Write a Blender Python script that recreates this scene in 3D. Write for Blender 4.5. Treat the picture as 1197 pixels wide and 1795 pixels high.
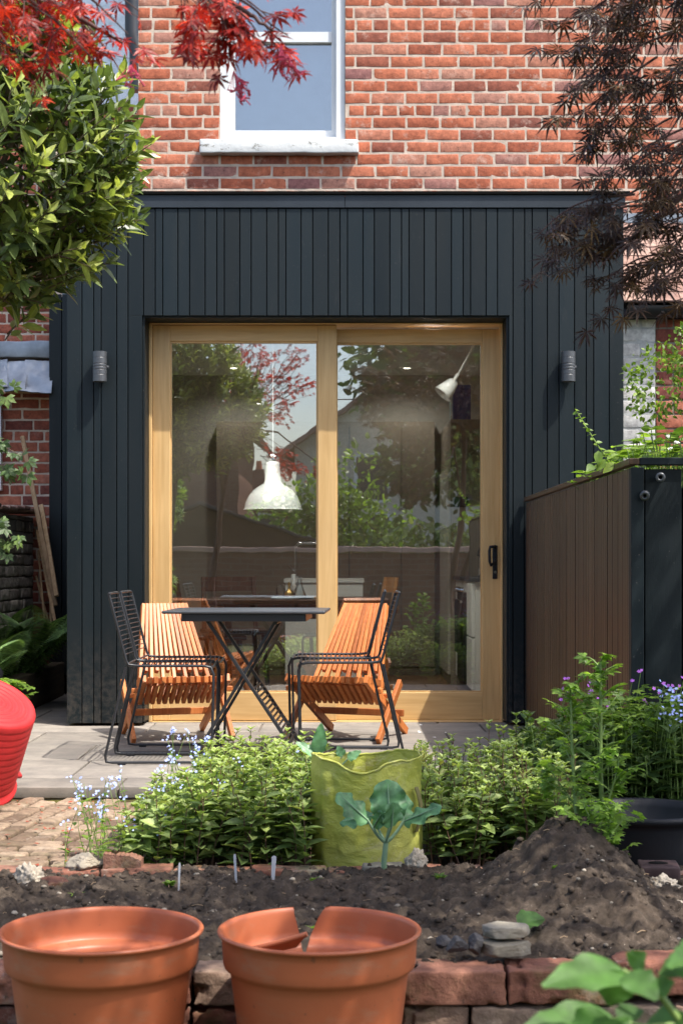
import bpy, math, random
import numpy as np
from mathutils import Vector, Matrix
R = math.radians
random.seed(7); rng = np.random.default_rng(7)
for o in list(bpy.data.objects): bpy.data.objects.remove(o)
scn = bpy.context.scene; col = scn.collection
# ---------------------------------------------------------------- camera, sky, sun
F = 2750.0; EYE = 0.88; HX = 598.5; HY = 991.0
cd = bpy.data.cameras.new('camera'); cam = bpy.data.objects.new('camera', cd); col.objects.link(cam)
cam.location = (0, 0, EYE); cam.rotation_euler = (R(90), 0, 0)
cd.sensor_fit = 'VERTICAL'; cd.sensor_height = 36; cd.lens = F/1795*36
cd.shift_y = (HY-897.5)/1795; cd.clip_end = 500; cd.clip_start = 0.05
cd.dof.use_dof = True; cd.dof.focus_distance = 6.2; cd.dof.aperture_fstop = 10
scn.camera = cam
EL, AZ = R(60), R(52)
SUN = Vector((math.sin(AZ)*math.cos(EL), -math.cos(AZ)*math.cos(EL), math.sin(EL)))
w = bpy.data.worlds.new('World'); scn.world = w; w.use_nodes = True
nt = w.node_tree; sk = nt.nodes.new('ShaderNodeTexSky'); sk.sky_type = 'NISHITA'; sk.sun_disc = False
sk.sun_elevation = EL; sk.sun_rotation = math.atan2(SUN.x, SUN.y); sk.air_density = 1.0; sk.dust_density = 3.0; sk.ozone_density = 1.0
nt.links.new(sk.outputs[0], nt.nodes['Background'].inputs[0]); nt.nodes['Background'].inputs[1].default_value = 0.15
sd = bpy.data.lights.new('sun', 'SUN'); sd.energy = 3.1; sd.angle = R(0.5); sd.color = (1, .945, .86)
so = bpy.data.objects.new('sun', sd); col.objects.link(so); so.rotation_euler = SUN.to_track_quat('Z', 'Y').to_euler(); so.location = (6, -6, 12)
scn.view_settings.view_transform = 'Standard'; scn.view_settings.look = 'None'
scn.view_settings.exposure = 1.22; scn.view_settings.gamma = 1
scn.render.engine = 'CYCLES'
scn.cycles.max_bounces = 8; scn.cycles.transparent_max_bounces = 12
try: scn.cycles.use_denoising = True
except Exception: pass

def P(px, py, d): return np.array([(px-HX)*d/F, d, EYE+(HY-py)*d/F])
def G(px, py, z=0.0):
    d = (EYE-z)*F/(py-HY); return np.array([(px-HX)*d/F, d, z])

# ---------------------------------------------------------------- mesh helpers
def hsh(ix, iy, iz, s):
    h = (ix*374761393 + iy*668265263 + iz*2147483647 + s*1274126177) & 0xffffffff
    h = ((h ^ (h >> 13))*1274126177) & 0xffffffff
    return ((h ^ (h >> 16)) & 0xffff)/65535.0
def vnoise(p, sc, s=0):
    q = np.asarray(p, float)*sc; i = np.floor(q).astype(np.int64); f = q-i; f = f*f*(3-2*f)
    r = 0
    for a in (0, 1):
        for b in (0, 1):
            for c in (0, 1):
                wt = (f[:, 0] if a else 1-f[:, 0])*(f[:, 1] if b else 1-f[:, 1])*(f[:, 2] if c else 1-f[:, 2])
                r = r + wt*hsh(i[:, 0]+a, i[:, 1]+b, i[:, 2]+c, s)
    return r*2-1
def fbm(p, sc, s=0, o=4, g=.5):
    r = 0; a = 1
    for k in range(o): r = r+a*vnoise(p, sc*2**k, s+k*17); a *= g
    return r
def n3(p, sc, s=0, o=3): return np.stack([fbm(p, sc, s, o), fbm(p, sc, s+101, o), fbm(p, sc, s+202, o)], 1)

class MB:
    def __init__(s): s.v = []; s.f = []; s.r = []; s.n = 0
    def add(s, v, f, rnd=None):
        v = np.asarray(v, float).reshape(-1, 3); f = np.asarray(f, dtype=np.int64)
        if f.ndim == 1: f = f.reshape(1, -1)
        s.v.append(v); s.f.append(f+s.n)
        if rnd is None: rnd = random.random()
        s.r.append(np.full(len(v), rnd) if np.isscalar(rnd) else np.asarray(rnd, float)); s.n += len(v); return s
    def box(s, x0, y0, z0, x1, y1, z1, rnd=None, M=None):
        v = np.array([(x, y, z) for z in (z0, z1) for y in (y0, y1) for x in (x0, x1)], float)
        if M is not None: v = v@np.array(M.to_3x3()).T+np.array(M.translation)
        return s.add(v, [(0, 2, 3, 1), (4, 5, 7, 6), (0, 1, 5, 4), (2, 6, 7, 3), (0, 4, 6, 2), (1, 3, 7, 5)], rnd)
    def bar(s, a, b, wd, th, up=(0, 0, 1), rnd=None, rot=0):
        a = Vector(a); b = Vector(b); d = b-a; L = d.length; z = d.normalized(); u = Vector(up)
        if abs(z.dot(u)) > .98: u = Vector((0, 1, 0))
        x = u.cross(z).normalized(); y = z.cross(x)
        M = Matrix((x, y, z)).transposed().to_4x4(); M.translation = a
        return s.rbox((wd, th, L), M@Matrix.Translation((0, 0, L/2)), r=min(wd, th)*.15, n=(1, 1, 1), rnd=rnd)
    def tube(s, pts, r, n=8, rnd=None, cap=True):
        pts = np.asarray(pts, float); m = len(pts); rr = np.full(m, r) if np.isscalar(r) else np.asarray(r, float)
        t = np.gradient(pts, axis=0); t /= np.linalg.norm(t, axis=1)[:, None]+1e-9
        u = np.array([0, 0, 1.]) if abs(t[0, 2]) < .9 else np.array([1., 0, 0])
        V = []
        for k in range(m):
            a = u-t[k]*u.dot(t[k]); a /= np.linalg.norm(a)+1e-9; u = a; b = np.cross(t[k], a)
            th = np.arange(n)*2*math.pi/n
            V.append(pts[k]+rr[k]*(np.cos(th)[:, None]*a+np.sin(th)[:, None]*b))
        V = np.concatenate(V); fs = []
        for k in range(m-1):
            for j in range(n): fs.append((k*n+j, k*n+(j+1) % n, (k+1)*n+(j+1) % n, (k+1)*n+j))
        s.add(V, fs, rnd); r_ = s.r[-1][0]
        if cap and n > 3:
            for k in (0, m-1):
                c = V[k*n:(k+1)*n]; vv = np.vstack([c, c.mean(0)[None]])
                s.add(vv, [(j, (j+1) % n, n) if k else ((j+1) % n, j, n) for j in range(n)], r_)
        return s
    def lathe(s, prof, n=40, M=None, rnd=None, a0=0, a1=2*math.pi, keep=None):
        closed = abs(a1-a0-2*math.pi) < 1e-6; na = n if closed else n+1
        th = a0+np.arange(na)*(a1-a0)/n; V = []
        for (r, z) in prof: V.append(np.stack([r*np.cos(th), r*np.sin(th), np.full(na, z)], 1))
        V = np.concatenate(V); fs = []
        for k in range(len(prof)-1):
            for j in range(n):
                j2 = (j+1) % na
                if keep and not keep((th[j]+th[min(j+1, na-1)])/2 if closed else th[j], (prof[k][1]+prof[k+1][1])/2): continue
                fs.append((k*na+j, k*na+j2, (k+1)*na+j2, (k+1)*na+j))
        if M is not None: V = V@np.array(M.to_3x3()).T+np.array(M.translation)
        return s.add(V, fs, rnd)
    def rbox(s, size, M=None, r=.005, n=(2, 2, 2), noise=0, nsc=20, seed=0, rnd=None, chip=0):
        h = np.array(size)/2; V = []; Fs = []; off = 0
        r = min(r, h.min()*.98)
        def ax(k):
            m = n[k]; inner = np.linspace(-h[k]+r, h[k]-r, m+1); return np.concatenate([[-h[k], -h[k]+r*.35], inner, [h[k]-r*.35, h[k]]])
        for k in range(3):
            a, b = [(1, 2), (2, 0), (0, 1)][k]; A, B = ax(a), ax(b)
            for sg in (-1, 1):
                g = np.zeros((len(A), len(B), 3)); g[..., a] = A[:, None]; g[..., b] = B[None, :]; g[..., k] = sg*h[k]
                v = g.reshape(-1, 3); la, lb = len(A), len(B)
                i = np.arange(la-1)[:, None]*lb+np.arange(lb-1)[None, :]; i = i.reshape(-1)
                q = np.stack([i, i+lb, i+lb+1, i+1], 1)
                if sg < 0: q = q[:, ::-1]
                V.append(v); Fs.append(q+off); off += len(v)
        V = np.concatenate(V); inn = np.clip(V, -h+r, h-r); d = V-inn; L = np.linalg.norm(d, axis=1)[:, None]+1e-9
        V = inn+d/L*r
        if noise:
            V = V+n3(V+seed*3.7, nsc, seed, 3)*noise
            if chip:
                e = ((np.abs(V)/h) > .72).sum(1) >= 2
                c = np.clip(fbm(V+seed*1.3, nsc*.9, seed+5, 2)-.1, 0, 1)*chip
                V = V-np.where(e, c, 0)[:, None]*np.sign(V)*1.0
        if M is not None: V = V@np.array(M.to_3x3()).T+np.array(M.translation)
        return s.add(V, np.concatenate(Fs), rnd)
    def inst(s, tv, tf, Ms, Ts, rnd=None, sc=None):
        n = len(Ts)
        if n == 0: return s
        Ms = np.asarray(Ms); Ts = np.asarray(Ts)
        V = np.einsum('nij,kj->nki', Ms, tv)
        if sc is not None: V = V*np.asarray(sc)[:, None, None]
        V = V+Ts[:, None, :]; k = len(tv)
        fa = (tf[None]+(np.arange(n)*k)[:, None, None]).reshape(-1, tf.shape[1])
        if rnd is None: rnd = rng.random(n)
        return s.add(V.reshape(-1, 3), fa, np.repeat(rnd, k))
    def build(s, name, mat, parent=None, smooth=False, loc=None):
        V = np.concatenate(s.v); me = bpy.data.meshes.new(name)
        if loc is not None: V = V-np.asarray(loc)
        me.vertices.add(len(V)); me.vertices.foreach_set('co', V.ravel())
        lt = np.concatenate([np.full(len(f), f.shape[1]) for f in s.f]); lv = np.concatenate([f.ravel() for f in s.f])
        me.loops.add(len(lv)); me.loops.foreach_set('vertex_index', lv.astype(np.int32))
        me.polygons.add(len(lt)); ls = np.concatenate([[0], np.cumsum(lt)[:-1]])
        me.polygons.foreach_set('loop_start', ls.astype(np.int32)); me.polygons.foreach_set('loop_total', lt.astype(np.int32))
        me.update(calc_edges=True); me.validate()
        if len(me.vertices) == len(V):
            at = me.attributes.new('rnd', 'FLOAT', 'POINT'); at.data.foreach_set('value', np.concatenate(s.r).astype(np.float32))
        me.polygons.foreach_set('use_smooth', [bool(smooth)]*len(me.polygons))
        if not isinstance(mat, (list, tuple)): mat = [mat]
        for m in mat: me.materials.append(m)
        o = bpy.data.objects.new(name, me); col.objects.link(o)
        if loc is not None: o.location = loc
        if parent is not None: o.parent = parent
        return o

def tag(o, label, cat, group=None, kind=None):
    o['label'] = label; o['category'] = cat
    if group: o['group'] = group
    if kind: o['kind'] = kind
    return o
def struct(o, kind='structure'): o['kind'] = kind; return o
def thing(name, label, cat, loc=(0, 0, 0), rz=0, group=None):
    o = bpy.data.objects.new(name, None); col.objects.link(o); o.location = loc; o.rotation_euler = (0, 0, rz); o.empty_display_size = .1
    return tag(o, label, cat, group)
def dup(root, loc, rz, label):
    r = root.copy(); col.objects.link(r); r.location = loc; r.rotation_euler = (0, 0, rz); r['label'] = label
    for c in list(root.children):
        k = c.copy(); col.objects.link(k); k.parent = r
        for g in c.children:
            q = g.copy(); col.objects.link(q); q.parent = k
    return r

# ---------------------------------------------------------------- materials
def S(r, g, b):
    f = lambda c: (c/255/12.92 if c/255 <= .04045 else ((c/255+.055)/1.055)**2.4); return (f(r), f(g), f(b))
class NT:
    def __init__(s, name):
        s.m = bpy.data.materials.new(name); s.m.use_nodes = True; s.t = s.m.node_tree; s.b = s.t.nodes['Principled BSDF']; s.o = s.t.nodes['Material Output']
    def n(s, ty, **k):
        x = s.t.nodes.new('ShaderNode'+ty)
        for a, v in k.items(): setattr(x, a, v)
        return x
    def l(s, a, b): s.t.links.new(a, b)
    def obj(s, sc=(1, 1, 1)):
        if not hasattr(s, 'tc'): s.tc = s.n('TexCoord')
        mp = s.n('Mapping'); mp.inputs['Scale'].default_value = sc; s.l(s.tc.outputs['Object'], mp.inputs[0]); return mp.outputs[0]
    def noise(s, scale=5, detail=4, rough=.55, sc=(1, 1, 1), dist=0):
        x = s.n('TexNoise'); x.inputs['Scale'].default_value = scale; x.inputs['Detail'].default_value = detail; x.inputs['Roughness'].default_value = rough
        x.inputs['Distortion'].default_value = dist; s.l(s.obj(sc), x.inputs['Vector']); return x.outputs['Fac']
    def rnd(s): x = s.n('Attribute', attribute_name='rnd'); return x.outputs['Fac']
    def ramp(s, src, stops, interp='LINEAR'):
        x = s.n('ValToRGB'); x.color_ramp.interpolation = interp; e = x.color_ramp.elements
        while len(e) < len(stops): e.new(.5)
        for i, (p, c) in enumerate(stops): e[i].position = p; e[i].color = (*c, 1) if len(c) == 3 else c
        s.l(src, x.inputs[0]); return x.outputs[0]
    def mix(s, a, b, fac, mode='MIX'):
        x = s.n('Mix', data_type='RGBA', blend_type=mode)
        for inp, v in ((x.inputs[6], a), (x.inputs[7], b), (x.inputs[0], fac)):
            if hasattr(v, 'is_linked'): s.l(v, inp)
            elif isinstance(v, (tuple, list)): inp.default_value = (*v[:3], 1)
            else: inp.default_value = v
        return x.outputs[2]
    def math(s, a, b, op='MULTIPLY'):
        x = s.n('Math', operation=op)
        for inp, v in ((x.inputs[0], a), (x.inputs[1], b)):
            if hasattr(v, 'is_linked'): s.l(v, inp)
            else: inp.default_value = v
        return x.outputs[0]
    def bump(s, h, st=.3, dist=.01, prev=None):
        x = s.n('Bump'); x.inputs['Strength'].default_value = st; x.inputs['Distance'].default_value = dist; s.l(h, x.inputs['Height'])
        if prev is not None: s.l(prev, x.inputs['Normal'])
        s.l(x.outputs[0], s.b.inputs['Normal']); return x.outputs[0]
    def fin(s, colr, rough=.6, spec=.5, metal=0, coat=0):
        if hasattr(colr, 'is_linked'): s.l(colr, s.b.inputs['Base Color'])
        else: s.b.inputs['Base Color'].default_value = (*colr, 1)
        if hasattr(rough, 'is_linked'): s.l(rough, s.b.inputs['Roughness'])
        else: s.b.inputs['Roughness'].default_value = rough
        s.b.inputs['Specular IOR Level'].default_value = spec; s.b.inputs['Metallic'].default_value = metal; s.b.inputs['Coat Weight'].default_value = coat
        return s.m
def simple(name, c, rough=.5, spec=.5, metal=0, var=.15, vs=8, bump=0, bs=60, coat=0, sc=(1, 1, 1)):
    t = NT(name); a = tuple(x*(1-var) for x in c); b = tuple(min(1, x*(1+var)) for x in c)
    cc = t.ramp(t.noise(vs, 5, .6, sc), [(.3, a), (.7, b)])
    if bump: t.bump(t.noise(bs, 4, .6, sc), bump, .003)
    return t.fin(cc, rough, spec, metal, coat)
def leafmat(name, stops, rough=.42, trans=.35, tcol=None, spec=.45, vein=0):
    t = NT(name); c = t.ramp(t.rnd(), stops); c = t.mix(c, t.ramp(t.noise(35, 3), [(.35, (.6, .6, .6)), (.65, (1.15, 1.15, 1.15))]), 1.0, 'MULTIPLY')
    t.fin(c, rough, spec); tr = t.n('BsdfTranslucent'); mx = t.n('MixShader'); mx.inputs[0].default_value = trans
    tc = t.mix(c, tcol or (1.6, 1.7, .8), 1.0, 'MULTIPLY'); t.l(tc, tr.inputs[0])
    t.l(t.b.outputs[0], mx.inputs[1]); t.l(tr.outputs[0], mx.inputs[2]); t.l(mx.outputs[0], t.o.inputs[0]); return t.m
def brickmat(name, stops, pale=(.42, .30, .24), palef=.35, dark=(.05, .03, .03), bs=1.0, scl=1.0, moss=0):
    t = NT(name); c = t.ramp(t.rnd(), stops)
    c = t.mix(c, t.ramp(t.noise(30*scl, 5, .7), [(.3, (.62, .58, .58)), (.7, (1.3, 1.25, 1.2))]), 1.0, 'MULTIPLY')
    c = t.mix(c, pale, t.math(t.ramp(t.noise(9*scl, 6, .75), [(.56, (0, 0, 0)), (.72, (1, 1, 1))]), palef))
    c = t.mix(c, dark, t.math(t.ramp(t.noise(55*scl, 3, .6), [(.64, (0, 0, 0)), (.72, (1, 1, 1))]), .7))
    if moss: c = t.mix(c, (.06, .075, .02), t.math(t.ramp(t.noise(6*scl, 5, .7), [(.52, (0, 0, 0)), (.64, (1, 1, 1))]), moss))
    b = t.bump(t.noise(110*scl, 5, .7), .55*bs, .004); t.bump(t.noise(28*scl, 3), .5*bs, .006, b); return t.fin(c, .85, .25)
def woodmat(name, c1, c2, axis=2, rough=.45, fine=1.0, coat=0, useR=0, bump=.15):
    sc = [14, 14, 14]; sc[axis] = .8; t = NT(name)
    c = t.ramp(t.noise(3.5*fine, 6, .6, sc, .4), [(.3, c1), (.7, c2)])
    c = t.mix(c, t.ramp(t.noise(1.3, 3, .5), [(.3, (.82, .80, .78)), (.7, (1.1, 1.1, 1.1))]), 1.0, 'MULTIPLY')
    if useR: c = t.mix(c, t.ramp(t.rnd(), [(0, (.62, .55, .5)), (1, (1.25, 1.2, 1.15))]), useR, 'MULTIPLY')
    t.bump(t.noise(9*fine, 4, .6, sc), bump, .002); return t.fin(c, rough, .4, 0, coat)

def clad():
    t = NT('black_cladding'); c = t.ramp(t.rnd(), [(0, (.0028, .0072, .0095)), (1, (.0062, .0128, .0165))])
    c = t.mix(c, (.11, .10, .095), t.math(t.ramp(t.noise(120, 2, .5), [(.70, (0, 0, 0)), (.75, (1, 1, 1))]), .6))
    c = t.mix(c, (.09, .08, .075), t.math(t.ramp(t.noise(5, 6, .8, (2, 2, .5)), [(.6, (0, 0, 0)), (.8, (1, 1, 1))]), .22))
    # mud splash near the ground
    g = t.n('SeparateXYZ'); t.l(t.obj(), g.inputs[0]); mr = t.n('MapRange'); mr.inputs[1].default_value = .55; mr.inputs[2].default_value = 0.0; t.l(g.outputs[2], mr.inputs[0])
    c = t.mix(c, (.085, .073, .062), t.math(t.math(mr.outputs[0], t.ramp(t.noise(28, 5, .8), [(.42, (0, 0, 0)), (.7, (1, 1, 1))])), .75))
    t.bump(t.noise(20, 4, .6, (12, 12, .6)), .22, .002); return t.fin(c, t.ramp(t.noise(3, 4, .6, (3, 3, .4)), [(.3, (.42,)*3), (.7, (.62,)*3)]), .3)
M = {}
M['clad'] = clad()
M['black'] = simple('black_metal', (.020, .022, .026), .38, .5, 0, .2)
M['blackpl'] = simple('black_plastic', (.011, .012, .015), .55, .3, 0, .25, 6, .2, 60)
M['void'] = simple('dark_backing', (.004, .004, .004), .9, .1)
M['oak_v'] = woodmat('pale_timber_upright', (.50, .32, .13), (.62, .42, .195), 2, .38)
M['oak_h'] = woodmat('pale_timber_rail', (.50, .32, .13), (.62, .42, .195), 0, .38)
M['slat'] = woodmat('orange_slat_wood', (.42, .13, .035), (.60, .225, .07), 2, .45, 1.5, 0, .8)
M['brown'] = woodmat('brown_ribbed_board', (.05, .030, .018), (.085, .05, .03), 2, .4, 1, 0, .6)
M['sleeper'] = woodmat('weathered_sleeper', (.10, .08, .05), (.2, .16, .10), 1, .8, 1, 0, 0, .5)
M['batten'] = woodmat('raw_batten_wood', (.28, .18, .09), (.46, .33, .19), 2, .7, 1, 0, .6)
M['darkwood'] = woodmat('dark_dining_wood', (.05, .022, .012), (.10, .045, .025), 2, .4)
M['honey'] = woodmat('honey_bent_wood', (.30, .14, .05), (.42, .22, .09), 2, .4)
M['floor'] = woodmat('interior_floor_boards', (.20, .11, .06), (.30, .18, .10), 1, .35)
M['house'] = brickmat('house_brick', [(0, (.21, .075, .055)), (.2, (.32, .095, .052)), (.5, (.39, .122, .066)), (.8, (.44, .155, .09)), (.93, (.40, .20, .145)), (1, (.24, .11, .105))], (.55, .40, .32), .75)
M['oldbrick'] = brickmat('old_red_brick', [(0, (.16, .05, .04)), (.5, (.30, .09, .055)), (1, (.38, .14, .09))], (.4, .3, .25), .3)  # deeper red brick for the side walls and roof strip
M['greybrick'] = brickmat('grey_painted_brick', [(0, (.32, .29, .26)), (.5, (.45, .42, .37)), (1, (.58, .54, .47))], (.4, .38, .34), .4, (.04, .035, .03), 1.5, 1, .5)
M['whitebrick'] = brickmat('white_painted_brick', [(0, (.40, .42, .43)), (1, (.55, .56, .56))], (.62, .63, .62), .4, (.4, .4, .38), .8)
M['bedbrick'] = brickmat('reclaimed_brick', [(0, (.09, .045, .035)), (.3, (.20, .085, .058)), (.55, (.25, .12, .082)), (.8, (.22, .17, .13)), (1, (.26, .125, .08))], (.36, .31, .25), .85, (.035, .03, .025), 1.6, .8, .55)
M['pathbrick'] = brickmat('worn_path_brick', [(0, (.14, .10, .07)), (.5, (.23, .17, .12)), (1, (.32, .25, .18))], (.50, .42, .33), .5, (.1, .07, .05), 1, 1, .3)
def mort(name, c, sc=70):
    t = NT(name); cc = t.ramp(t.noise(14, 6, .7), [(.3, tuple(x*.62 for x in c)), (.68, c)]); t.bump(t.noise(sc, 5, .7), .6, .006); return t.fin(cc, .95, .15)
M['mortar'] = mort('pale_mortar', (.60, .49, .40)); M['mortard'] = mort('dark_mortar', (.22, .19, .16)); M['mortarw'] = mort('painted_mortar', (.46, .47, .47))
M['render'] = mort('blue_grey_render', (.30, .38, .48))
M['cream'] = mort('cream_render', (.62, .58, .50))
def stonemat(name, c1, c2, c3, sp=6):
    t = NT(name); c = t.ramp(t.rnd(), [(0, c1), (.5, c2), (1, c3)])
    c = t.mix(c, t.ramp(t.noise(sp, 7, .72), [(.3, (.66, .66, .68)), (.7, (1.2, 1.18, 1.14))]), 1.0, 'MULTIPLY')
    c = t.mix(c, (.10, .09, .07), t.math(t.ramp(t.noise(38, 4, .7), [(.62, (0, 0, 0)), (.75, (1, 1, 1))]), .45))
    t.bump(t.noise(50, 6, .7), .4, .004); return t.fin(c, .78, .3)
M['patio'] = stonemat('patio_stone', (.185, .17, .15), (.235, .215, .19), (.29, .265, .235))
M['flint'] = stonemat('pale_flint', (.20, .17, .13), (.32, .28, .22), (.42, .37, .30), 18)
M['greyst'] = stonemat('grey_stone', (.19, .17, .13), (.26, .235, .185), (.31, .28, .225), 18)
M['darkst'] = stonemat('dark_pebble', (.035, .035, .04), (.06, .06, .065), (.10, .09, .085), 30)
def soilm():
    t = NT('dark_soil'); c = t.ramp(t.noise(22, 8, .75), [(.3, (.033, .025, .019)), (.55, (.088, .068, .052)), (.75, (.21, .16, .12))])
    c = t.mix(c, (.22, .15, .10), t.math(t.ramp(t.noise(4, 5, .7), [(.55, (0, 0, 0)), (.72, (1, 1, 1))]), .16))
    c = t.mix(c, (.5, .42, .34), t.math(t.ramp(t.noise(140, 2, .5), [(.73, (0, 0, 0)), (.76, (1, 1, 1))]), .7))
    t.bump(t.noise(130, 6, .8), .9, .008); return t.fin(c, .95, .15)
M['soil'] = soilm()
M['grass'] = simple('garden_ground', (.07, .075, .035), .9, .2, 0, .5, 9, .5, 50)
M['white'] = simple('white_gloss_paint', (.62, .63, .64), .3, .5, 0, .04, 5, .1, 40)
M['sill'] = stonemat('painted_sill', (.70, .71, .71), (.78, .79, .79), (.84, .85, .84), 3)
def sillm():
    t = NT('flaking_white_sill'); c = t.mix((.60, .61, .60), (.14, .13, .10), t.ramp(t.noise(11, 8, .85, (1, 1, 2.5)), [(.58, (0, 0, 0)), (.62, (1, 1, 1))])); t.bump(t.noise(35, 6, .7), .6, .005); return t.fin(c, .6, .3)
M['sill'] = sillm()
M['lead'] = simple('lead_sheet', (.24, .27, .31), .45, .5, .4, .3, 7, .3, 25)
M['tile'] = brickmat('clay_roof_tile', [(0, (.20, .12, .10)), (.5, (.28, .18, .15)), (1, (.36, .25, .21))], (.4, .33, .3), .3)
M['slate'] = simple('dark_slate', (.035, .036, .042), .6, .4, 0, .3, 10, .3)
M['grey'] = simple('grey_lamp_metal', (.075, .08, .088), .38, .5, .3, .1)
M['greytop'] = simple('grey_table_top', (.05, .055, .062), .36, .5, 0, .1)
M['chrome'] = simple('chrome', (.6, .6, .62), .12, .5, 1, .02)
M['brass'] = simple('brass', (.5, .33, .12), .3, .5, 1, .1)
M['taupe'] = simple('taupe_cupboard', (.24, .20, .155), .5, .4, 0, .03)
M['iwall'] = simple('interior_wall', (.44, .41, .36), .8, .3, 0, .03)
M['iceil'] = simple('interior_ceiling', (.75, .74, .71), .8, .3, 0, .02)
M['iwhite'] = simple('white_cupboard', (.72, .73, .70), .35, .5, 0, .02)
M['enamel'] = simple('white_enamel', (.80, .83, .82), .15, .6, 0, .02, 5, 0, 0, .4)
M['cloth'] = simple('dark_cloth', (.03, .03, .035), .9, .2)
M['clothw'] = simple('pale_blue_cloth', (.45, .52, .6), .9, .2)
M['wicker'] = simple('woven_mat', (.42, .27, .13), .8, .2, 0, .3, 60, .6, 90)
def terr():
    t = NT('terracotta_plastic'); c = t.ramp(t.noise(3.5, 5, .6), [(.3, (.35, .092, .036)), (.7, (.44, .122, .048))])
    c = t.mix(c, (.30, .20, .13), t.math(t.ramp(t.noise(5, 6, .7, (1, 1, 3)), [(.54, (0, 0, 0)), (.72, (1, 1, 1))]), .5))
    c = t.mix(c, (.12, .05, .03), t.math(t.ramp(t.noise(65, 2, .5), [(.70, (0, 0, 0)), (.74, (1, 1, 1))]), .6))
    t.bump(t.noise(5, 3, .5, (1, 1, 14)), .06, .004); return t.fin(c, t.ramp(t.noise(9, 5, .7), [(.3, (.36,)*3), (.7, (.54,)*3)]), .5)
M['terra'] = terr()
M['red'] = simple('red_rubber', (.55, .03, .032), .6, .3, 0, .28, 4, .25, 40)
def bagm():
    t = NT('lime_woven_plastic'); c = t.ramp(t.noise(5, 5, .6), [(.3, (.47, .50, .07)), (.7, (.62, .62, .17))])
    c = t.mix(c, (.62, .60, .30), t.math(t.ramp(t.noise(10, 7, .8, (1, 1, 1.6), .6), [(.55, (0, 0, 0)), (.60, (1, 1, 1))]), .6))
    b = t.bump(t.noise(13, 5, .6, (1, 1, 1.5), .3), .7, .012); t.bump(t.noise(160, 2, .5, (1, 1, 3)), .3, .002, b)
    t.fin(c, .38, .5); tr = t.n('BsdfTranslucent'); t.l(c, tr.inputs[0]); mx = t.n('MixShader'); mx.inputs[0].default_value = .25
    t.l(t.b.outputs[0], mx.inputs[1]); t.l(tr.outputs[0], mx.inputs[2]); t.l(mx.outputs[0], t.o.inputs[0]); return t.m
M['bag'] = bagm()
M['strap'] = simple('olive_strap', (.20, .18, .07), .8, .3)
M['label'] = simple('white_plastic_label', (.50, .51, .53), .4)
M['bark'] = simple('grey_brown_bark', (.13, .10, .075), .85, .2, 0, .35, 14, .7, 40)
M['barkred'] = simple('dark_maple_bark', (.10, .06, .055), .8, .2, 0, .35, 14, .5, 40)
M['stem'] = simple('green_stem', (.16, .24, .06), .5, .4)
M['stemr'] = simple('reddish_stem', (.14, .075, .05), .6, .3)
M['stemb'] = simple('blue_green_stem', (.22, .34, .20), .5, .4)
def glassm(name, refl=.2, tint=(.93, .95, .94), wav=.0):
    t = NT(name); g = t.n('BsdfGlossy'); g.inputs['Roughness'].default_value = 0.0; g.inputs[0].default_value = (1, 1, 1, 1)
    tr = t.n('BsdfTransparent'); tr.inputs[0].default_value = (*tint, 1); fr = t.n('Fresnel'); fr.inputs[0].default_value = 1.5
    mx = t.n('MixShader'); t.l(t.math(t.math(fr.outputs[0], 1.6), refl, 'ADD'), mx.inputs[0]); t.l(tr.outputs[0], mx.inputs[1]); t.l(g.outputs[0], mx.inputs[2]); t.l(mx.outputs[0], t.o.inputs[0])
    if wav:
        b = t.n('Bump'); b.inputs['Strength'].default_value = wav; b.inputs['Distance'].default_value = .0012; t.l(t.noise(2.2, 3, .5), b.inputs['Height']); t.l(b.outputs[0], g.inputs['Normal']); t.l(b.outputs[0], fr.inputs['Normal'])
    return t.m
M['glass'] = glassm('double_glazing', .17, (.92, .94, .92), .35)
M['glassup'] = glassm('old_window_glass', .12, (.9, .92, .93), .2)
M['clearg'] = glassm('clear_glassware', .05, (.85, .88, .88))
M['blind'] = simple('blue_grey_blind', (.10, .145, .20), .8)
def emit(name, c, st):
    t = NT(name); e = t.n('Emission'); e.inputs[0].default_value = (*c, 1); e.inputs[1].default_value = st; t.l(e.outputs[0], t.o.inputs[0]); return t.m
M['lit'] = emit('lit_downlight', (1, .9, .75), 6)
M['bay'] = leafmat('bay_leaf', [(0, (.075, .115, .04)), (.5, (.17, .225, .07)), (.8, (.32, .38, .09)), (.95, (.48, .53, .14)), (1, (.35, .25, .08))], .30, .25)
M['redleaf'] = leafmat('red_maple_leaf', [(0, (.16, .014, .012)), (.5, (.42, .028, .018)), (1, (.68, .075, .03))], .45, .38, (1.7, 1.1, .8))
M['darkleaf'] = leafmat('bronze_maple_leaf', [(0, (.028, .016, .014)), (.6, (.065, .034, .024)), (1, (.15, .09, .03))], .4, .22, (1.8, 1.2, .7))
M['mint'] = leafmat('mint_leaf', [(0, (.09, .15, .045)), (.5, (.20, .28, .08)), (.9, (.38, .47, .15)), (1, (.3, .25, .08))], .5, .3)
M['green'] = leafmat('fresh_green_leaf', [(0, (.08, .15, .02)), (.5, (.16, .27, .04)), (1, (.28, .40, .06))], .45, .4)
M['shade'] = leafmat('deep_green_leaf', [(0, (.035, .07, .02)), (.5, (.075, .135, .035)), (1, (.14, .21, .05))], .5, .3)
M['fern'] = leafmat('fern_leaf', [(0, (.10, .19, .07)), (1, (.22, .36, .11))], .6, .3)
M['brass_leaf'] = leafmat('brassica_leaf', [(0, (.10, .24, .10)), (1, (.18, .36, .17))], .42, .2)
M['fore'] = leafmat('soft_green_leaflet', [(0, (.055, .13, .025)), (1, (.10, .22, .045))], .55, .4)
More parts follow.
